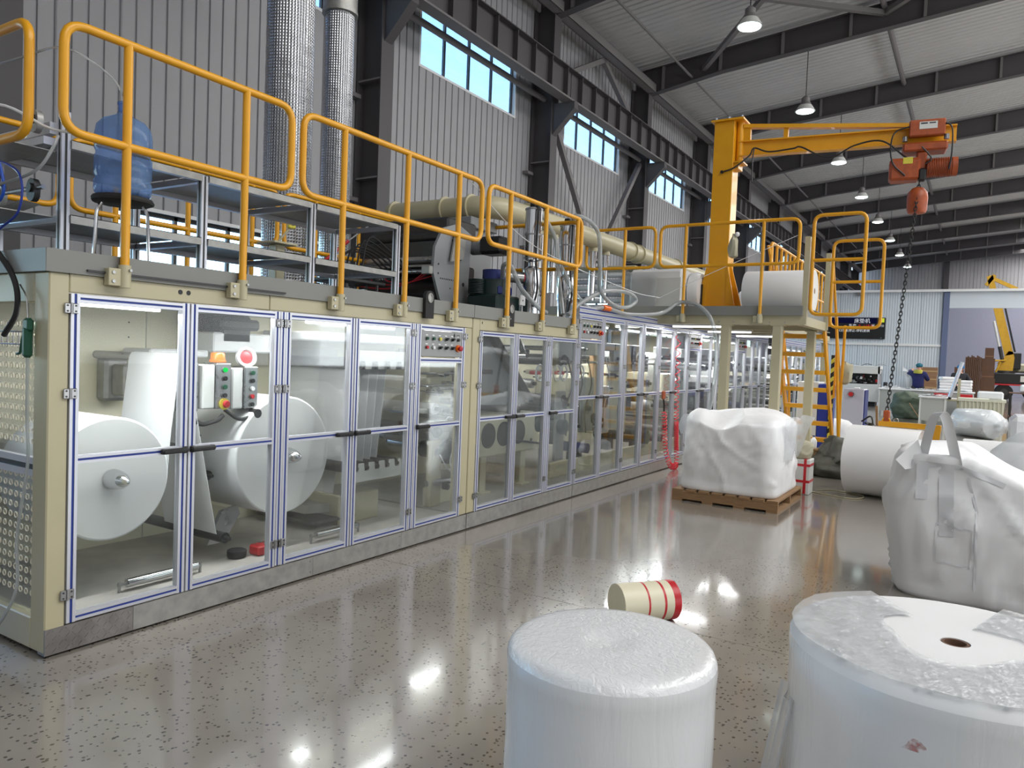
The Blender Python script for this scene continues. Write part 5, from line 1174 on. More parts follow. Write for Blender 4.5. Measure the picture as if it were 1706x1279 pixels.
def _wrapfilm(sc, st):
    m = mat('stretch_film_over_white', (228, 230, 232), .26, spec=.6)
    nt = m.node_tree; N = nt.nodes; b = N['Principled BSDF']; L = nt.links.new
    tc = N.new('ShaderNodeTexCoord'); mp = N.new('ShaderNodeMapping'); mp.inputs['Scale'].default_value = sc
    n1 = N.new('ShaderNodeTexNoise'); n1.inputs['Scale'].default_value = 5; n1.inputs['Detail'].default_value = 7; n1.inputs['Distortion'].default_value = 1.2
    bp = N.new('ShaderNodeBump'); bp.inputs['Strength'].default_value = st; bp.inputs['Distance'].default_value = .02
    L(tc.outputs['Object'], mp.inputs[0]); L(mp.outputs[0], n1.inputs[0]); L(n1.outputs[0], bp.inputs['Height']); L(bp.outputs[0], b.inputs['Normal'])
    b.inputs['Coat Weight'].default_value = .6; b.inputs['Coat Roughness'].default_value = .12; L(bp.outputs[0], b.inputs['Coat Normal'])
    return m
M['wrapfilm'] = _wrapfilm((7, 7, 7), .30)
M['wrapside'] = _wrapfilm((6, 6, .7), .12)
RA = standing_roll('film-wrapped white roll with a closed top, standing before the red and white striped drum', (2.715, 2.065), .312, .648, 1.0, False)
q = B('card').prism([(cos(a) * .3145, sin(a) * .3145) for a in (pi * 1.0, pi * 1.03, pi * 1.06)] + [(cos(a) * .311, sin(a) * .311) for a in (pi * 1.06, pi * 1.03, pi * 1.0)], (2.715, 2.065, .43), (1, 0, 0), (0, 1, 0), (0, 0, .07)); tag(q.build('tape_patch', RA), 'brown tape patch')
RB = standing_roll('wide film-wrapped white roll with a dark core hole in its top', (3.60, 2.56), .46, .70, 4.0, True)
# torn film lying over the rim of the wide roll and hanging at its left side
rng = random.Random(3)
rows = []
for i in range(30):
    a = 2.2 + i * .185; row = []
    for j in range(6):
        rr = .19 + j * .058 + .03 * sin(a * 3.1 + j) ; zz = .704 + .008 * abs(mnoise.noise(V(a * 2, j * .9, 1))) + (.0 if rr < .45 else 0)
        row.append(V(3.60 + cos(a) * min(rr, .455), 2.56 + sin(a) * min(rr, .455), zz + .004))
    rows.append(row)
B('film').sheet(rows).build('film_layer', RB, 180)
fl_ = [[V(3.60 - cos(a) * (.468 + .008 * j + .012 * sin(i * 1.9)), 2.56 - sin(a) * (.468 + .008 * j), .50 - .05 * j + .02 * sin(i)) for j in range(7)] for i, a in enumerate([.25 + .04 * k for k in range(8)])]
B('film2').sheet(fl_).build('film_flap', RB, 180)
M['smudge'] = mat('faded_red_print', (196, 120, 116), .4)
_n = M['smudge'].node_tree; _t = _n.nodes.new('ShaderNodeTexNoise'); _t.inputs['Scale'].default_value = 38; _q = _n.nodes.new('ShaderNodeTexCoord'); _r2 = _n.nodes.new('ShaderNodeMapRange'); _r2.inputs['From Min'].default_value = .42; _r2.inputs['From Max'].default_value = .75
_n.links.new(_q.outputs['Object'], _t.inputs[0]); _n.links.new(_t.outputs[0], _r2.inputs[0]); _n.links.new(_r2.outputs[0], _n.nodes['Principled BSDF'].inputs['Alpha'])
q = B('smudge'); rr = .4625
q.sheet([[V(3.60 + cos(a) * rr, 2.56 + sin(a) * rr, z) for z in (.548, .565, .59 - .008 * abs(i - 3))] for i, a in enumerate([-1.80 + .022 * k for k in range(7)])]); tag(q.build('red_smudge', RB, 180), 'faded red print')

# striped drum lying on the floor behind the first roll
DR = thing('striped_drum', 'cream drum with red bands lying on its side behind the closed-top roll', 'drum', (2.05, 4.28, 0))
ax = V(.62, .78, .0).normalized(); c1_ = V(2.17, 4.17, .112)
pal_ = [('redtape', 0, .045), ('creamtape', .045, .095), ('redtape', .095, .11), ('creamtape', .11, .2), ('redtape', .2, .212), ('creamtape', .212, .36)]
M['creamtape'] = mat('cream_drum', (222, 216, 190), .4)
for m, a, e in pal_: B(m).lathe(c1_, -ax, [(.112, a), (.112, e)], 32).build('band', DR)
B('redtape').lathe(c1_, ax, [(.112, 0), (.106, .004), (.0, .003)], 32).build('drum_end', DR); B('creamtape').lathe(c1_ - ax * .36, -ax, [(.112, 0), (.0, .003)], 32).build('drum_end', DR)

# near bulk bag with loop handle, at the right edge
NB = thing('bulk_bag', 'tall creased white woven bag with a standing loop handle, behind the wide wrapped roll', 'bag', (3.92, 6.15, 0))
pr = [(.98, 0, 6), (1.0, .03, 6), (1.02, .08, 5)] + [(1.02 + .04 * sin(pi * t) - .10 * max(0, t - .55) , .08 + .86 * t, 5 - 1.0 * t) for t in [k / 18 for k in range(1, 19)]] + [(.90, .965, 4), (.80, .95, 4), (.62, .91, 3.6), (.40, .86, 3), (.18, .84, 2.4), (.03, .84, 2)]
vs, fs = sblob((3.93, 6.15, 0), .76, .58, pr, 150, amp=.013, seed=8, wr=.034)
def drape(v):
    x, y, z = v; t = max(0, min(1, (z - .35) / .6))
    x2 = x; z2 = z - t * max(0, x - 3.62) * .52
    if x < 3.45: x2 = x + .07 * sin(pi * min(1, z / .95)) * 0 - .05 * max(0, sin((z - .25) * 3.4)) + .02
    return (x2, y, z2)
b = B('wovenbag').add([drape(v) for v in vs], fs); b.build('bag_body', NB, 180)
def strap(pts, w, side):
    vs = []; P2 = smooth_path(pts, 8); side = Vector(side)
    for p in P2: vs += [p - side * w / 2, p + side * w / 2, p + side * w / 2 + V(.0, .006, .0), p - side * w / 2 + V(.0, .006, .0)]
    fs = []
    for i in range(len(P2) - 1):
        for k in range(4): fs.append((4 * i + k, 4 * i + (k + 1) % 4, 4 * i + 4 + (k + 1) % 4, 4 * i + 4 + k))
    return B('wovenbag').add(vs, fs)
strap([(3.33, 5.70, .90), (3.36, 5.66, 1.08), (3.385, 5.64, 1.19), (3.42, 5.63, 1.235), (3.455, 5.63, 1.20), (3.49, 5.62, 1.08), (3.535, 5.60, .90)], .10, (.62, -.75, .12)).build('loop_handle', NB, 30)
from mathutils.bvhtree import BVHTree
_dv = [Vector(drape(v)) for v in vs]; _bv = BVHTree.FromPolygons(_dv, fs)
M['seam'] = mat('bag_webbing', (222, 224, 228), .5)
def on_bag(x, z, off=.005):
    h = _bv.ray_cast(V(x, 4.0, z), V(0, 1, 0))[0]
    return (h if h is not None else V(x, 5.7, z)) + V(0, -off, 0)
def bag_strip(pts, w, name, m='seam'):
    rows = []
    for k in range(len(pts) - 1):
        (xa, za), (xb, zb) = pts[k], pts[k + 1]; L0 = sqrt((xb - xa) ** 2 + (zb - za) ** 2); nx, nz = -(zb - za) / L0 * w / 2, (xb - xa) / L0 * w / 2; n = max(2, int(L0 / .02))
        for q in range(n + 1):
            t = q / n; x = xa + (xb - xa) * t; z = za + (zb - za) * t; rows.append([on_bag(x + nx * e, z + nz * e) for e in (-1, -.3, .3, 1)])
    B(m).sheet(rows).build(name, NB, 180)
bag_strip([(3.475, .90), (3.50, .44)], .085, 'handle_strip'); bag_strip([(3.34, .90), (3.345, .66)], .07, 'handle_strip')
for a_, c_ in (((3.44, .52), (3.645, .50)), ((3.645, .50), (3.64, .26)), ((3.64, .26), (3.445, .27)), ((3.445, .27), (3.44, .52))): bag_strip([a_, c_], .010, 'stitched_seam')
bag_strip([(3.60, .83), (3.66, .62), (3.67, .12)], .014, 'stitched_seam'); bag_strip([(3.24, .895), (3.56, .885), (3.80, .80)], .03, 'hem')
B('wovenbag').sheet([[V(3.18 + .03 * j + .012 * i, 5.60 + .02 * j, .90 + .035 * j * (1 - i / 6) - .012 * i) for j in range(5)] for i in range(6)]).build('corner_flap', NB, 180)
FB = thing('film_bag', 'clear film bag of white fluff at the right edge behind the creased bag', 'bag', (4.3, 7.3, 0))
vs, fs = sblob((4.32, 7.32, 0), .52, .28, sack_profile(.78, .3, 14, .03, .05, 4, 2.4), 56, amp=.05, seed=15, wr=.03); B('paper').add(vs, fs).build('contents', FB, 180)
vs, fs = sblob((4.32, 7.32, 0), .60, .34, sack_profile(.95, .34, 14, .03, .05, 4, 2.2), 64, amp=.07, seed=17, wr=.03); B('film2').add(vs, fs).build('film_skin', FB, 180)
paper_roll('paper_roll', 'white roll lying behind the loop handle, at the right edge', (4.75, 8.45, .43), (1, 0, 0), .43, 1.22)
WS = thing('foam_block_stack', 'stack of film-wrapped white blocks at the right edge', 'stack', (4.4, 9.3, 0), 'white blocks piled at the right edge')
for k, (a, e) in enumerate(((0, .34), (.345, .69), (.695, 1.08))): B('wrap').cbox(3.93 + .0 * k, 9.0, a, 4.9, 9.7, e, .05).build('block', WS)
WT = thing('wrapped_bundle', 'tall white wrapped bundle at the right edge, behind the block stack', 'bundle', (4.9, 12.4, 0))
vs, fs = sblob((4.78, 12.4, 0), .48, .4, sack_profile(1.62, .12, 16, .03, .05, 6, 4), 48, amp=.035, seed=21, wr=.03); B('wovenbag').add(vs, fs).build('body', WT, 180)

# big roll held by the crane's yellow lifting hook
LR = paper_roll('paper_roll', 'large white roll on the floor with a yellow lifting hook over it', (3.12, 9.70, .412), (1, -.12, 0), .412, .76)
LH = thing('lifting_hook', 'yellow C-shaped lifting hook resting over the large floor roll', 'lifting hook', (2.9, 9.75, .83))
B('yellow').bx((2.66, 9.79, .862), (3.30, 9.70, .862), .07, .06).build('top_bar', LH, 0); B('yellow').bx((3.27, 9.70, .885), (3.235, 9.70, .33), .07, .07, (1, 0, 0)).build('drop_arm', LH, 0)
B('yellow').cyl((3.26, 9.70, .412), (3.0, 9.715, .412), .03, n=14).build('core_pin', LH)
B('yellow').tube([V(2.735 + cos(a) * .04, 9.78, .892 + sin(a) * .045) for a in [k * pi / 8 for k in range(9)]], .010, 6).build('lifting_eye', LH); B('steel').tube([V(2.84 + cos(a) * .025, 9.765, .908 + sin(a) * .025) for a in [k * pi / 6 for k in range(12)]], .006, 6, True).build('shackle', LH)

# around the ladder foot
def sack(name, label, c, hx, hy, h, m, seed, amp=.05, wr=.03, cat='sack', e0=3, e1=2.2, top=.5):
    t = thing(name, label, cat, c); vs, fs = sblob(c, hx, hy, sack_profile(h, h * top, 12, .08, .04, e0, e1), 48, amp=amp, seed=seed, wr=wr); B(m).add(vs, fs).build('body', t, 180); return t
BX = thing('taped_box', 'white box strapped with red tape beside the pallet', 'box', (1.86, 9.3, 0))
B('offw').cbox(1.70, 9.18, 0, 2.02, 9.44, .41, .006).build('carton', BX)
q = B('redtape')
for z in (.14, .33): q.box(1.699, 9.178, z, 2.021, 9.442, z + .03)
q.build('tape', BX, 0); B('redtape').box(1.955, 9.177, 0.01, 1.985, 9.443, .412).build('tape', BX, 0)
sack('cloth_bundle', 'pale stained cloth bundle on top of the red-taped box', (1.88, 9.31, .412), .12, .11, .22, 'rag', 31, .03, .02, 'cloth', 3, 2.5, .3)
sack('waste_sack', 'dark grey waste sack at the foot of the ladder', (2.08, 11.2, 0), .36, .40, .50, 'dsack', 41, .10, .06)
sack('waste_sack', 'smaller dark sack leaning behind the dark grey one', (2.30, 12.05, 0), .26, .24, .66, 'dsack', 45, .09, .05)
B('rubber').tube
hose([(2.38, 12.0, .60), (2.33, 12.05, .80), (2.2, 12.1, .72)], .012, 'rubber', 'bag_strap', 'black strap standing up from the dark sacks', 'strap')
q = B('wood').bx((2.42, 12.42, .0), (2.36, 12.40, .95), .03, .03, (1, 0, 0)); tag(q.build('broom_stick'), 'wooden stick leaning behind the dark sacks', 'stick')
sack('white_sack', 'white sack with pale rags under the ladder', (1.30, 10.45, 0), .22, .2, .30, 'paper', 49, .05)
q = B('wood').cbox(1.30, 11.0, .33, 1.80, 11.25, .36, .005).box(1.32, 11.02, 0, 1.36, 11.06, .33).box(1.74, 11.02, 0, 1.78, 11.06, .33).box(1.32, 11.2, 0, 1.36, 11.24, .33).box(1.74, 11.2, 0, 1.78, 11.24, .33)
tag(q.build('low_bench'), 'low wooden bench under the ladder with white jugs on it', 'bench')
for x, l in ((1.62, 'first white plastic jug on the low bench, the left one'), (1.72, 'second white plastic jug on the low bench, the right one')):
    j = thing('jug', l, 'jug', (x, 11.1, .36), 'white jugs on the low bench'); B('white').lathe((x, 11.1, .361), (0, 0, 1), [(.04, 0), (.045, .02), (.045, .1), (.03, .13), (.015, .145), (.015, .16)], 16).build('body', j); B('bluep').cyl((x, 11.1, .52), (x, 11.1, .535), .018, n=12).build('cap', j)
BC = thing('blue_cabinet', 'blue and white machine cabinet with a black and yellow striped post behind the ladder', 'cabinet', (1.45, 13.3, 0))
B('offw').cbox(1.10, 13.0, 0, 1.42, 13.6, 1.25, .01).build('side_panel', BC); B(mat('cobalt_paint', (24, 48, 140), .4)).cbox(1.425, 13.0, .05, 1.60, 13.6, 1.22, .01).build('door_panel', BC)
hz = B('black').box(1.60, 12.98, 0, 1.66, 13.04, 1.7); hz.build('striped_post', BC, 0)
for k in range(11): B(MB_AMB).prism([(0, 0), (.06, .05), (.06, .12), (0, .07)], (1.60, 12.979, .05 + k * .15), (1, 0, 0), (0, 0, 1), (0, -.001, 0)).build('stripe', BC, 0)
CC = thing('control_cabinet', 'grey control cabinet with a red button right of the ladder', 'cabinet', (1.75, 15.2, 0))
B(mat('lilac_grey_cabinet', (176, 176, 186), .4)).cbox(1.52, 15.0, .05, 1.88, 15.5, 1.12, .012).build('body', CC); B('bluep').box(1.88, 15.02, .05, 1.90, 15.48, 1.10).build('side_panel', CC, 0)
B('steel').cyl((1.66, 15.0, 1.02), (1.66, 14.985, 1.02), .055, n=16).use('red').cyl((1.66, 14.985, 1.02), (1.66, 14.95, 1.02), .04, n=16).build('stop_button', CC); B('white').cbox(1.70, 15.0, 1.12, 1.80, 15.1, 1.15, .01).build('top_sensor', CC)
B('black').box(1.50, 15.0, 0, 1.9, 15.5, .05).build('base', CC, 0); B('black').cyl((1.90, 15.1, .5), (1.98, 15.05, .48), .012, n=8).build('handle', CC)
sack('white_sack', 'white full sack standing between the ladder and the grey cabinet', (1.60, 14.2, 0), .24, .3, .62, 'paper', 51, .03)
q = B('card').cbox(2.02, 13.6, 0, 2.35, 14.0, .34, .01); tag(q.build('carton'), 'brown carton behind the dark sacks', 'box')
hose([(1.95, 8.9 + .6, .008), (2.2, 9.35, .008), (2.5, 9.3, .008), (2.55, 9.6, .008), (2.2, 9.75, .008), (2.05, 9.6, .008)], .006, 'cream', 'cord', 'loose cream cord lying on the floor left of the large floor roll', 'cord')

# roof lamps hung over the aisle
def lamp(y, label, x=-.85, z=8.62):
    t = thing('high_bay_lamp', label, 'lamp', (x, y, z), 'high bay lamps in the row over the machine')
    zr = 10.05 + (x + 3.2) * .0921
    B('black').cyl((x, y, z + .42), (x, y, zr + .02), .012, n=6).build('hanging_cable', t)
    B('brace').lathe((x, y, z + .16), (0, 0, 1), [(.16, 0), (.14, .06), (.11, .10), (.11, .2), (.05, .26), (0, .265)], 20).build('ballast', t)
    B('offw').lathe((x, y, z), (0, 0, 1), [(.27, 0), (.25, .03), (.17, .16), (.16, .16), (.24, .03), (.262, .0)], 28).build('reflector', t)
    B('lamp').lathe((x, y, z + .012), (0, 0, -1), [(.25, 0), (.23, .03), (.15, .055), (0, .065)], 28).build('lens', t)
    l = bpy.data.lights.new('lamp_glow', 'SPOT'); l.energy = 380; l.spot_size = radians(130); l.spot_blend = .6; l.shadow_soft_size = .22; l.color = (.95, 1, .99)
    o = bpy.data.objects.new('lamp_glow', l); COL.objects.link(o); o.location = (x, y, z - .09)
NTH = ['nearest', 'second', 'third', 'fourth', 'fifth', 'sixth', 'seventh', 'eighth', 'ninth']
for k in range(8): lamp(YC[3] + 6.1 + 6 * k + .0 if False else 16.1 + 6 * k, 'round white roof lamp on a long cable, %s of the row from the camera' % NTH[k])
# ------------------------------------------------------------------ far end of the aisle
FM = thing('far_machine', 'pale grey packing machine with a glazed working window against the partition', 'machine', (-.4, 33.4, 0))
B('offw').cbox(-1.15, 33.0, .18, .34, 33.9, .88, .015).build('lower_cabinet', FM); B('offw').cbox(-1.15, 33.0, 1.30, .34, 33.9, 1.62, .015).build('upper_hood', FM)
for x in (-1.13, .26): B('alu').box(x, 33.0, .88, x + .07, 33.07, 1.62).build('post', FM, 0); B('alu').box(x, 33.83, .88, x + .07, 33.9, 1.62).build('post', FM, 0)
B('dsteel').box(-1.15, 33.85, .88, .34, 33.9, 1.3).build('back_panel', FM, 0); B('black').box(-1.0, 33.1, 0, .2, 33.8, .18).build('base', FM, 0)
rng = random.Random(9)
for k in range(26):
    x = rng.uniform(-1.05, .2); z = rng.uniform(.9, 1.2); B(rng.choice(['steel', 'black', 'white', 'dsteel', 'red', 'offw', 'chrome'])).cbox(x, 33.1 + rng.random() * .5, z, x + rng.uniform(.04, .14), 33.7, z + rng.uniform(.04, .12), .01).build('mechanism', FM)
for x in (-.85, -.62): B('black').cbox(x, 32.985, .52, x + .03, 33.0, .68, .004).build('handle', FM)
B('steel').cyl((.40, 33.0, 0.02), (.40, 33.0, 1.5), .025, n=8).use('steel').cyl((.40, 33.0, 1.48), (.30, 33.1, 1.48), .02, n=8).build('support_pole', FM)
for k in range(3): B('black' if k % 2 else 'steel').tube(smooth_path([(-.9 + .5 * k, 33.3, 1.62), (-.7 + .5 * k, 33.3, 1.70), (-.5 + .5 * k, 33.3, 1.66)], 5), .012, 6).build('hose', FM)
def table(label, x0, x1, y0, y1, h, top='white', leg='offw', solid=None):
    t = thing('work_table', label, 'table', ((x0 + x1) / 2, (y0 + y1) / 2, 0))
    B(top).cbox(x0, y0, h - .04, x1, y1, h, .006).build('tabletop', t)
    for x in (x0 + .03, x1 - .07):
        for y in (y0 + .03, y1 - .07): B(leg).box(x, y, 0, x + .04, y + .04, h - .04).build('leg', t, 0)
    if solid: B(solid).box(x0 + .05, y0 + .05, .08, x1 - .05, y0 + .07, h - .05).build('front_panel', t, 0)
    return t
M['greypanel'] = mat('grey_side_panel', (170, 172, 168), .5)
table('white side table right of the far packing machine', .45, 1.05, 32.6, 33.4, .82, 'white', 'offw', 'offw')
table('long white work table in front of the standing worker', .75, 3.6, 28.4, 29.2, .86, 'white', 'offw', 'greypanel')
table('grey-panelled table with white cuttings, nearer than the worker', 2.22, 2.94, 24.4, 25.2, .78, 'white', 'offw', 'greypanel')
def cuttings(label, x0, x1, y0, y1, z, n, seed):
    rng = random.Random(seed); q = B('paper')
    for k in range(n):
        x = rng.uniform(x0, x1); y = rng.uniform(y0, y1); s = rng.uniform(.06, .16); a = rng.uniform(0, 3); zz = z + .004 + rng.uniform(0, .04)
        q.add([V(x + cos(a + i * pi / 2) * s, y + sin(a + i * pi / 2) * s * .7, zz + .012 * (i % 2)) for i in range(4)], [(0, 1, 2, 3)])
    tag(q.build('paper_cuttings'), label, 'paper scraps', kind='stuff')
cuttings('loose white sheets scattered on the long work table', .9, 3.4, 28.5, 29.1, .86, 70, 1); cuttings('loose white cuttings on the grey-panelled table', 2.28, 2.9, 24.5, 25.1, .78, 36, 2); cuttings('white sheets on the side table', .5, 1.0, 32.7, 33.3, .82, 20, 4)
tag(B('black').cbox(.48, 32.9, .82, .62, 33.1, 1.0, .02).build('device'), 'small black device on the side table', 'device')
sack('green_sack', 'big olive green woven sack at the foot of the long table', (1.85, 26.4, 0), .42, .36, .80, 'olive', 61, .06, .06, 'sack', 4, 3, .22)
q = B('wood').cyl((1.9, 25.9, .5), (2.25, 25.6, .012), .012, n=6); tag(q.build('stick'), 'thin stick leaning against the green sack', 'stick')
# stacks of white blocks on the long table
def stack(label, x, y, z, n, w, seed, tilt=0):
    rng = random.Random(seed)
    for k in range(n):
        o = B('paper').cbox(x - w / 2, y - .2, z + .001 + k * .095, x + w / 2, y + .2, z + k * .095 + .09, .02)
        ang = rng.uniform(-.08, .08) + (tilt if k == n - 1 else 0)
        o.v = [(x + (vx - x) * cos(ang) - (vy - y) * sin(ang), y + (vx - x) * sin(ang) + (vy - y) * cos(ang), vz) for vx, vy, vz in o.v]
        tag(o.build('white_pad_pack'), label % NTH_UP[k], 'pack', 'white packs on the long table')
NTH_UP = ['lowest', 'second', 'third', 'fourth', 'fifth', 'sixth']
stack('white pack, %s from the table in the stack left of the leaning tube', 2.78, 28.8, .865, 5, .42, 1, .3); stack('white pack, %s from the table in the stack right of the leaning tube', 3.30, 28.8, .865, 4, .40, 2)
for x, l in ((2.65, 'red tray under the table edge, left of the leaning tube'), (3.34, 'red tray right of the leaning tube on the crate rim')):
    tr = B('red').cbox(x - .18, 27.6, .66, x + .2, 28.0, .80, .01); tag(tr.build('red_tray'), l, 'tray')
table('low white table carrying the red trays', 2.3, 3.6, 27.4, 28.2, .66)
LT = thing('tube_stand', 'cream post with a clear tube leaning against it beside the crates', 'post', (3.17, 27.0, 0))
B('cream').box(3.13, 26.97, .02, 3.21, 27.03, 1.30).build('post', LT, 0); B('cream').box(3.0, 26.85, 0, 3.34, 27.15, .02).build('foot', LT, 0); B('alu').cyl((2.93, 26.93, .72), (3.22, 26.93, 1.82), .055, n=14).build('tube', LT); B('black').cyl((2.92, 26.93, .72), (2.90, 26.93, .66), .07, n=12).build('tube_end', LT); B('cream').cbox(2.85, 26.9, .60, 3.3, 27.0, .66, .01).build('cross_arm', LT)
def crate(label, x0, x1, y0, y1, h):
    t = thing('plastic_crate', label, 'crate', ((x0 + x1) / 2, (y0 + y1) / 2, 0), 'big cream plastic crates'); m = M['cratep']
    e = .04; q = B(m)
    q.hexa([(x0 + e, y0 + e, 0), (x1 - e, y0 + e, 0), (x1 - e, y1 - e, 0), (x0 + e, y1 - e, 0), (x0, y0, h), (x1, y0, h), (x1, y1, h), (x0, y1, h)]); q.build('tub', t, 0)
    B(m).box(x0 - .03, y0 - .03, h - .07, x1 + .03, y1 + .03, h + .01).build('rim', t, 0)
    for k in range(7): xx = x0 + .06 + (x1 - x0 - .12) * k / 6; B(m).bx((xx, y0 + .02, .06), (xx, y0 - .018, h - .07), .025, .03, (0, 1, 0)).build('rib', t, 0)
M['cratep'] = mat('cream_plastic', (206, 206, 188), .45)
crate('cream plastic crate right of the cream post, the left of two', 3.22, 3.92, 24.9, 25.7, .76); crate('cream plastic crate filled with white, the right of two', 3.62, 4.36, 26.2, 27.0, .72)
tag(B('wrap').cbox(3.66, 26.24, .73, 4.32, 26.96, .96, .04).build('white_pack'), 'white wrapped pack standing out of the right crate', 'pack')
WR = thing('wrapped_roll', 'white roll twisted in clear film lying in the aisle before the crates', 'roll', (3.66, 20.5, 0))
ax2 = V(.8, -.75, 0).normalized(); ce = V(4.0, 20.2, .325)
B('wrap').lathe(ce - ax2 * .95, ax2, [(.0, -.02), (.25, -.01), (.315, .03), (.325, .1), (.325, .5), (.325, .9), (.31, .95), (.2, .97), (.06, 1.0), (.03, 1.12), (0, 1.16)], 36, lambda t, h, r: .012 * mnoise.noise(V(cos(t) * 2, sin(t) * 2, h * 5)) if r > .1 else 0).build('wrapped_body', WR, 60)
B('film2').lathe(ce - ax2 * .95, ax2, [(.33, .05), (.335, .5), (.335, .9), (.28, 1.02), (.12, 1.10), (.16, 1.22)], 30, lambda t, h, r: .02 * sin(t * 5 + h * 9)).build('film', WR, 180)
# cartons against the partition and beyond the opening
def cartons(rows, label, y, group):
    for k, (x0, x1, z0, z1) in enumerate(rows):
        t = thing('carton', label % NTH[k], 'box', ((x0 + x1) / 2, y, z0), group)
        B('card').box(x0, y, z0, x1, y + .5, z1).build('carton_body', t, 0); B(mat('tape', (176, 146, 104), .4)).box(x0 - .001, y - .002, (z0 + z1) / 2 - .03, x1 + .001, y, (z0 + z1) / 2 + .03).build('tape', t, 0)
cartons([(1.0, 1.90, 0, .45), (1.02, 1.9, .455, .88), (1.0, 1.88, .885, 1.3), (1.02, 1.9, 1.305, 1.70)], 'brown carton stacked against the partition behind the worker, %s if counted from the floor', 43.8, 'brown cartons against the partition')
for k in range(9):
    x = 2.98 + k * .09; h = 2.5 - .05 * (k % 3) - .1 * (k == 0)
    q = B('carddark').hexa([(x, 50, 0), (x + .07, 50, 0), (x + .09, 51.2, 0), (x + .02, 51.2, 0), (x + .04, 50, h), (x + .11, 50, h), (x + .13, 51.2, h - .05), (x + .06, 51.2, h - .05)])
    tag(q.build('cardboard_sheet'), 'tall brown cardboard bundle standing upright, number %s in the row left of the truck' % NTH[k].replace('nearest', 'first'), 'cardboard', 'upright cardboard bundles')
for k, (x0, x1, z0, z1) in enumerate(((3.80, 4.5, 0, 1.2), (3.82, 4.45, 1.205, 2.35), (3.95, 4.38, 2.355, 2.95), (2.45, 2.95, 0, .9), (2.5, 2.95, .905, 1.8))):
    t = thing('carton', ['wide brown carton at the bottom of the pile left of the truck', 'brown carton in the middle of the pile left of the truck', 'dark brown carton on top of the pile left of the truck', 'brown carton on the floor behind the capped worker', 'brown carton stacked above it behind the capped worker'][k], 'box', (x0, 50.2, z0)); B('carddark').box(x0, 50.2, z0, x1, 50.9, z1).build('carton_body', t, 0); B('card').box(x0 + .02, 50.197, z0 + .1, x1 - .02, 50.2, z0 + .14).build('tape', t, 0)
# crane truck beyond the opening
TK = thing('crane_truck', 'yellow crane boom on a black truck bed beyond the partition opening', 'truck', (6, 52.5, 0))
TY = mat('machine_yellow', (206, 160, 40), .45, var=.1)
B('black').cbox(4.15, 51.8, .95, 9.5, 53.6, 1.55, .03).build('chassis', TK); B('redtape').cbox(3.95, 51.7, .85, 9.5, 53.7, .93, .01).build('side_rail', TK)
for x in (5.0, 6.4, 8.6):
    for y in (51.9, 53.5): B('rubber').cyl((x, y - .14, .45), (x, y + .14, .45), .45, n=24).use('dsteel').cyl((x, y - .15, .45), (x, y + .15, .45), .2, n=16).build('wheel', TK)
B(TY).prism([(0, 0), (.75, 0), (.80, .9), (.72, 1.25), (.5, 1.3), (.25, .85), (0, .6)], (4.62, 52.2, 1.56), (1, 0, 0), (0, 0, 1), (0, .5, 0)).build('turret', TK, 0); B('dsteel').cyl((5.0, 52.45, 1.55), (5.0, 52.45, 1.7), .5, n=20).build('slew_ring', TK)
B('black').cbox(5.3, 52.3, 1.8, 5.75, 52.9, 2.75, .03).build('counterweight', TK)
B(TY).tube(fillet([(4.35, 52.0, 1.6), (4.35, 52.0, 2.25), (5.0, 52.0, 2.3)], .1), .05, 8).build('guard_bar', TK); B(TY).tube(fillet([(4.55, 52.0, 1.6), (4.75, 52.0, 2.2)], .1), .05, 8).build('guard_bar', TK)
B(TY).bx((5.15, 52.4, 2.62), (4.42, 52.4, 5.5), .4, .44, (1, 0, 0)).build('boom_section', TK, 0); B(TY).bx((4.42, 52.4, 5.5), (3.95, 52.4, 7.25), .3, .32, (1, 0, 0)).build('boom_section', TK, 0)
B('black').bx((5.42, 52.18, 2.8), (4.75, 52.18, 5.6), .02, .10, (1, 0, 0)).build('hose_track', TK, 0); B('offw').cyl((4.82, 52.2, 2.3), (4.30, 52.2, 4.6), .07, n=12).build('lift_ram', TK); B('dsteel').cyl((4.85, 52.2, 2.2), (4.66, 52.2, 3.1), .10, n=12).build('ram_barrel', TK)
B(TY).bx((3.90, 52.4, 7.22), (5.35, 52.4, 6.45), .24, .2, (0, 0, 1)).build('jib_section', TK, 0); B(TY).bx((3.8, 52.4, 6.7), (4.2, 52.4, 7.3), .3, .2, (1, 0, 0)).build('jib_knuckle', TK, 0); B('rag').cbox(5.0, 52.9, 1.6, 7.5, 53.5, 2.15, .1).build('load', TK)
B('offw').cbox(5.75, 51.79, 1.08, 6.3, 51.80, 1.42, .01).build('plate', TK); B('redtape').cbox(4.02, 51.75, .9, 4.16, 51.9, 1.65, .02).build('corner_post', TK)
# dark rack at right
RK = thing('dark_rack', 'dark steel rack standing at the right edge behind the crates', 'rack', (4.9, 27.5, 0))
for x in (4.5, 4.95, 5.4):
    for y in (27.2, 27.9): B('black').box(x, y, 0, x + .05, y + .05, .95).build('post', RK, 0)
for z in (.2, .92): B('carddark').box(4.48, 27.18, z, 5.5, 27.97, z + .03).build('shelf', RK, 0)
tag(B('wrap').cbox(4.75, 27.3, .96, 5.5, 27.9, 1.2, .05).build('white_pack'), 'white pack on top of the dark rack', 'pack')

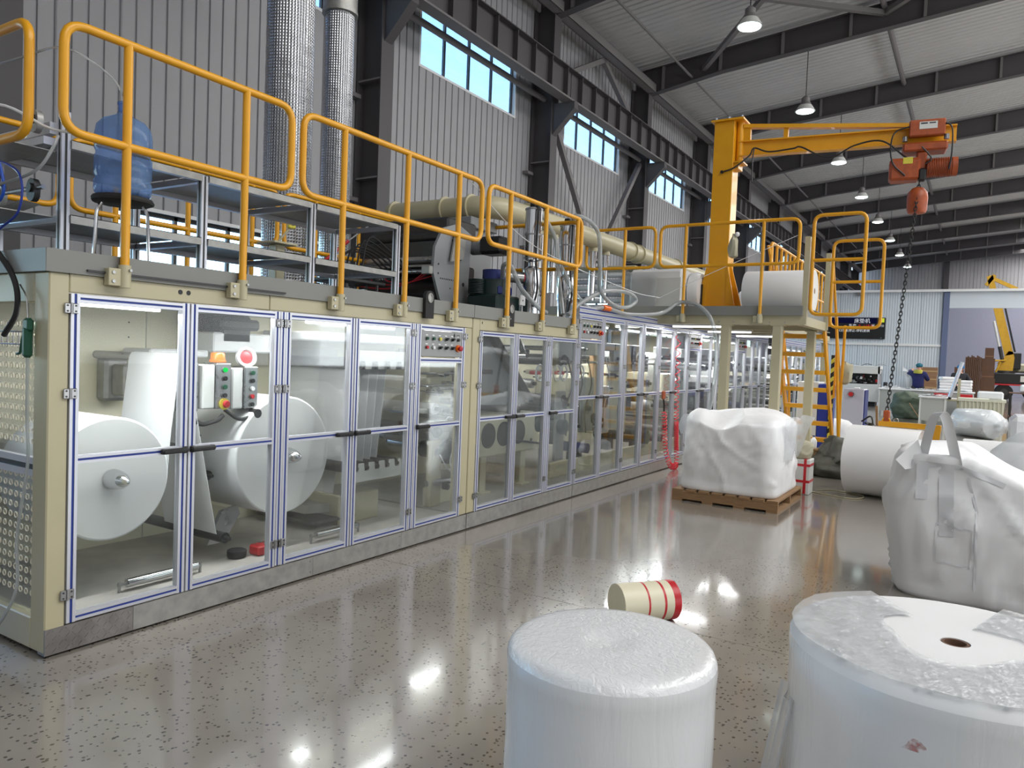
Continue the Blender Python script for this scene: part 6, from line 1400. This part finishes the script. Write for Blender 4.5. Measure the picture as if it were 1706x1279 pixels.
# hall display on the partition
SCN = thing('led_display', 'black wall display with white and red characters on the partition', 'display', (-2.3, 44.93, 3.13))
B('black').cbox(-3.9, 44.90, 3.13, -.72, 45.0, 4.30, .02).build('screen', SCN)
def text(s, x, z, size, m, par, y=44.895):
    c = bpy.data.curves.new('lettering', 'FONT'); c.body = s; c.size = size; c.extrude = .002
    o = bpy.data.objects.new('lettering', c); COL.objects.link(o); o.rotation_euler = (pi / 2, 0, 0); o.data.materials.append(m)
    bpy.context.view_layer.update()
    dg = bpy.context.evaluated_depsgraph_get(); me = bpy.data.meshes.new_from_object(o.evaluated_get(dg)); bpy.data.objects.remove(o)
    q = link('lettering', me, par); q.rotation_euler = (pi / 2, 0, 0); L0 = par.location; q.location = V(x, y, z) - L0; q['kind'] = 'stuff'; return q
ew = emis('screen_white', (225, 228, 235), .9); er = emis('screen_red', (200, 40, 50), .8); eg = emis('screen_yellow_green', (214, 226, 60), .9); ebl = emis('screen_blue', (22, 24, 60), .6)
B(ebl).box(-3.9, 44.898, 3.98, -1.15, 44.899, 4.29).build('title_bar', SCN, 0); B(eg).box(-1.07, 44.897, 4.04, -.78, 44.899, 4.26).build('status_block', SCN, 0)
text('床垫机', -2.28, 4.02, .27, ew, SCN); text('0  119.8', -2.05, 3.76, .22, er, SCN); text('生产', -2.55, 3.78, .20, ew, SCN); text('米', -1.42, 3.78, .19, ew, SCN); text('米/分', -1.12, 3.80, .15, ew, SCN); text('12全毛停止-停机更换', -3.05, 3.52, .17, ew, SCN)
B('steel').cyl((-.9, 44.9, 3.2), (-.9, 44.895, 3.2), .03, n=8).build('sensor', SCN)

# ------------------------------------------------------------------ two workers
def skinned(name, parent, verts, edges, radii, m, sub=1, off=(0, 0, 0)):
    me = bpy.data.meshes.new(name); me.from_pydata([tuple(Vector(v)) for v in verts], edges, []); o = link(name, me, parent)
    sk = o.modifiers.new('skin', 'SKIN'); sk.use_smooth_shade = True
    for i, r in enumerate(radii): d = me.skin_vertices[0].data[i]; d.radius = (r, r) if not isinstance(r, tuple) else r
    me.skin_vertices[0].data[0].use_root = True
    if sub: s = o.modifiers.new('sub', 'SUBSURF'); s.levels = sub; s.render_levels = sub
    me.materials.append(M[m]); return o
def person(label, loc, rz, arms, jacket, capm, hoodm=None):
    t = thing('person', label, 'person', loc); t.rotation_euler = (0, 0, rz)
    # one continuous body: pelvis, spine, head, arms and legs (faces -y)
    v = [(0, 0, .93), (0, .01, 1.10), (0, .02, 1.28), (0, .01, 1.42), (0, -.01, 1.50), (0, -.03, 1.60), (0, -.03, 1.69),
         (.10, 0, .88), (.11, -.01, .50), (.11, .02, .09), (.11, -.12, .04), (-.10, 0, .88), (-.11, -.01, .50), (-.11, .02, .09), (-.11, -.12, .04)]
    e = [(0, 1), (1, 2), (2, 3), (3, 4), (4, 5), (5, 6), (0, 7), (7, 8), (8, 9), (9, 10), (0, 11), (11, 12), (12, 13), (13, 14)]
    r = [(.15, .11), (.14, .10), (.16, .11), (.12, .09), .055, .085, .075, .09, .062, .045, .04, .09, .062, .045, .04]
    av = []; 
    for s, (el, wr_) in ((1, arms[0]), (-1, arms[1])):
        i0 = len(v); sh = V(s * .19, .01, 1.40); v += [sh, Vector(el), Vector(wr_)]; e += [(3, i0), (i0, i0 + 1), (i0 + 1, i0 + 2)]; r += [.062, .045, .034]
        d = (Vector(wr_) - Vector(el)).normalized(); h0 = len(v)
        v.append(Vector(wr_) + d * .07); e.append((i0 + 2, h0)); r.append((.042, .02)); sdv = d.cross(V(0, 0, 1)).normalized() if abs(d.z) < .9 else V(1, 0, 0)
        for k, (o_, ln) in enumerate(((-.030, .075), (-.010, .09), (.010, .085), (.030, .065))):
            f0 = len(v); v += [Vector(wr_) + d * (.075 + ln * .5) + sdv * o_, Vector(wr_) + d * (.07 + ln) + sdv * o_ + V(0, 0, -.012)]; e += [(h0, f0), (f0, f0 + 1)]; r += [.0095, .008]
        f0 = len(v); v += [Vector(wr_) + d * .05 + sdv * .055, Vector(wr_) + d * .085 + sdv * .07]; e += [(i0 + 2, f0), (f0, f0 + 1)]; r += [.011, .009]
        av.append((sh, Vector(el), Vector(wr_)))
    b = skinned('body', t, v, e, r, 'skin', 1)
    # clothing grown around the same joints
    jv = [(0, 0, .84), (0, .01, 1.0), (0, .02, 1.26), (0, .01, 1.42), (0, 0, 1.47)]; je = [(0, 1), (1, 2), (2, 3), (3, 4)]; jr = [(.215, .165), (.20, .15), (.215, .155), (.17, .12), (.085, .08)]
    for sh, el, wr_ in av: i0 = len(jv); jv += [sh, el, wr_ + (el - wr_) * .12]; je += [(3, i0), (i0, i0 + 1), (i0 + 1, i0 + 2)]; jr += [.095, .075, .055]
    skinned('jacket', t, jv, je, jr, jacket, 2)
    tv = [(0, 0, .92), (.10, 0, .86), (.11, -.01, .50), (.11, .02, .10), (-.10, 0, .86), (-.11, -.01, .50), (-.11, .02, .10)]
    skinned('trousers', t, tv, [(0, 1), (1, 2), (2, 3), (0, 4), (4, 5), (5, 6)], [(.15, .13), .115, .085, .068, .115, .085, .068], 'dark', 1)
    for s in (-1, 1): o = B('black').cbox(s * .11 - .05, -.17, 0, s * .11 + .05, .08, .09, .03).mesh('shoe'); link('shoe', o, t)
    me = B(capm).ball((0, -.03, 1.685), .112, .122, .085, 16, 10, lambda q: 1 + .08 * mnoise.noise(q * 18)).mesh('work_cap'); link('work_cap', me, t)
    # face
    me = B('skin').ball((0, -.125, 1.60), .018, .022, .024, 8, 6).use('dark').ball((.033, -.112, 1.625), .011).ball((-.033, -.112, 1.625), .011).use('redtape').ball((0, -.115, 1.555), .024, .008, .007).use('skin').ball((.088, -.03, 1.61), .012, .022, .032).ball((-.088, -.03, 1.61), .012, .022, .032).mesh('face'); link('face', me, t)
    if hoodm: me = B(hoodm).lathe((0, .03, 1.42), (0, .12, 1), [(.15, 0), (.155, .04), (.13, .09), (.10, .12), (.085, .10), (.10, .05)], 20, lambda tt, h, r: .012 * sin(3 * tt)).mesh('hood'); link('hood', me, t)
    return t
# the first worker stands with the back half turned to the camera, lifting a sheet to the left
person('person in navy jacket with olive collar and teal cap, holding up a white sheet', (1.88, 29.75, 0), radians(172), (((.36, -.16, 1.42), (.30, -.38, 1.52)), ((-.28, -.16, 1.18), (-.12, -.34, 1.30))), 'navy', 'teal', 'hood')
tag(B('paper').sheet([[V(1.35 + .05 * j + .01 * i, 29.88 + .02 * sin(i + j), 1.64 - .085 * i - (.04 * j if i < 2 else 0)) for j in range(6 if True else 4)] for i in range(3)]).build('white_sheet'), 'folded white sheet held up by the worker in navy', 'fabric sheet')
tag(B('paper').sheet([[V(1.44 + .05 * j + .012 * i, 29.92 + .02 * sin(i + j), 1.42 - .09 * i) for j in range(4)] for i in range(7)]).build('white_sheet'), 'white sheet hanging down beside the worker in navy', 'fabric sheet')
person('person in dark jacket and blue cap bending behind the white packs', (3.12, 30.0, 0), radians(20), (((.3, -.12, 1.15), (.22, -.38, 1.05)), ((-.3, -.12, 1.15), (-.18, -.38, 1.05))), 'dark', 'bcap')
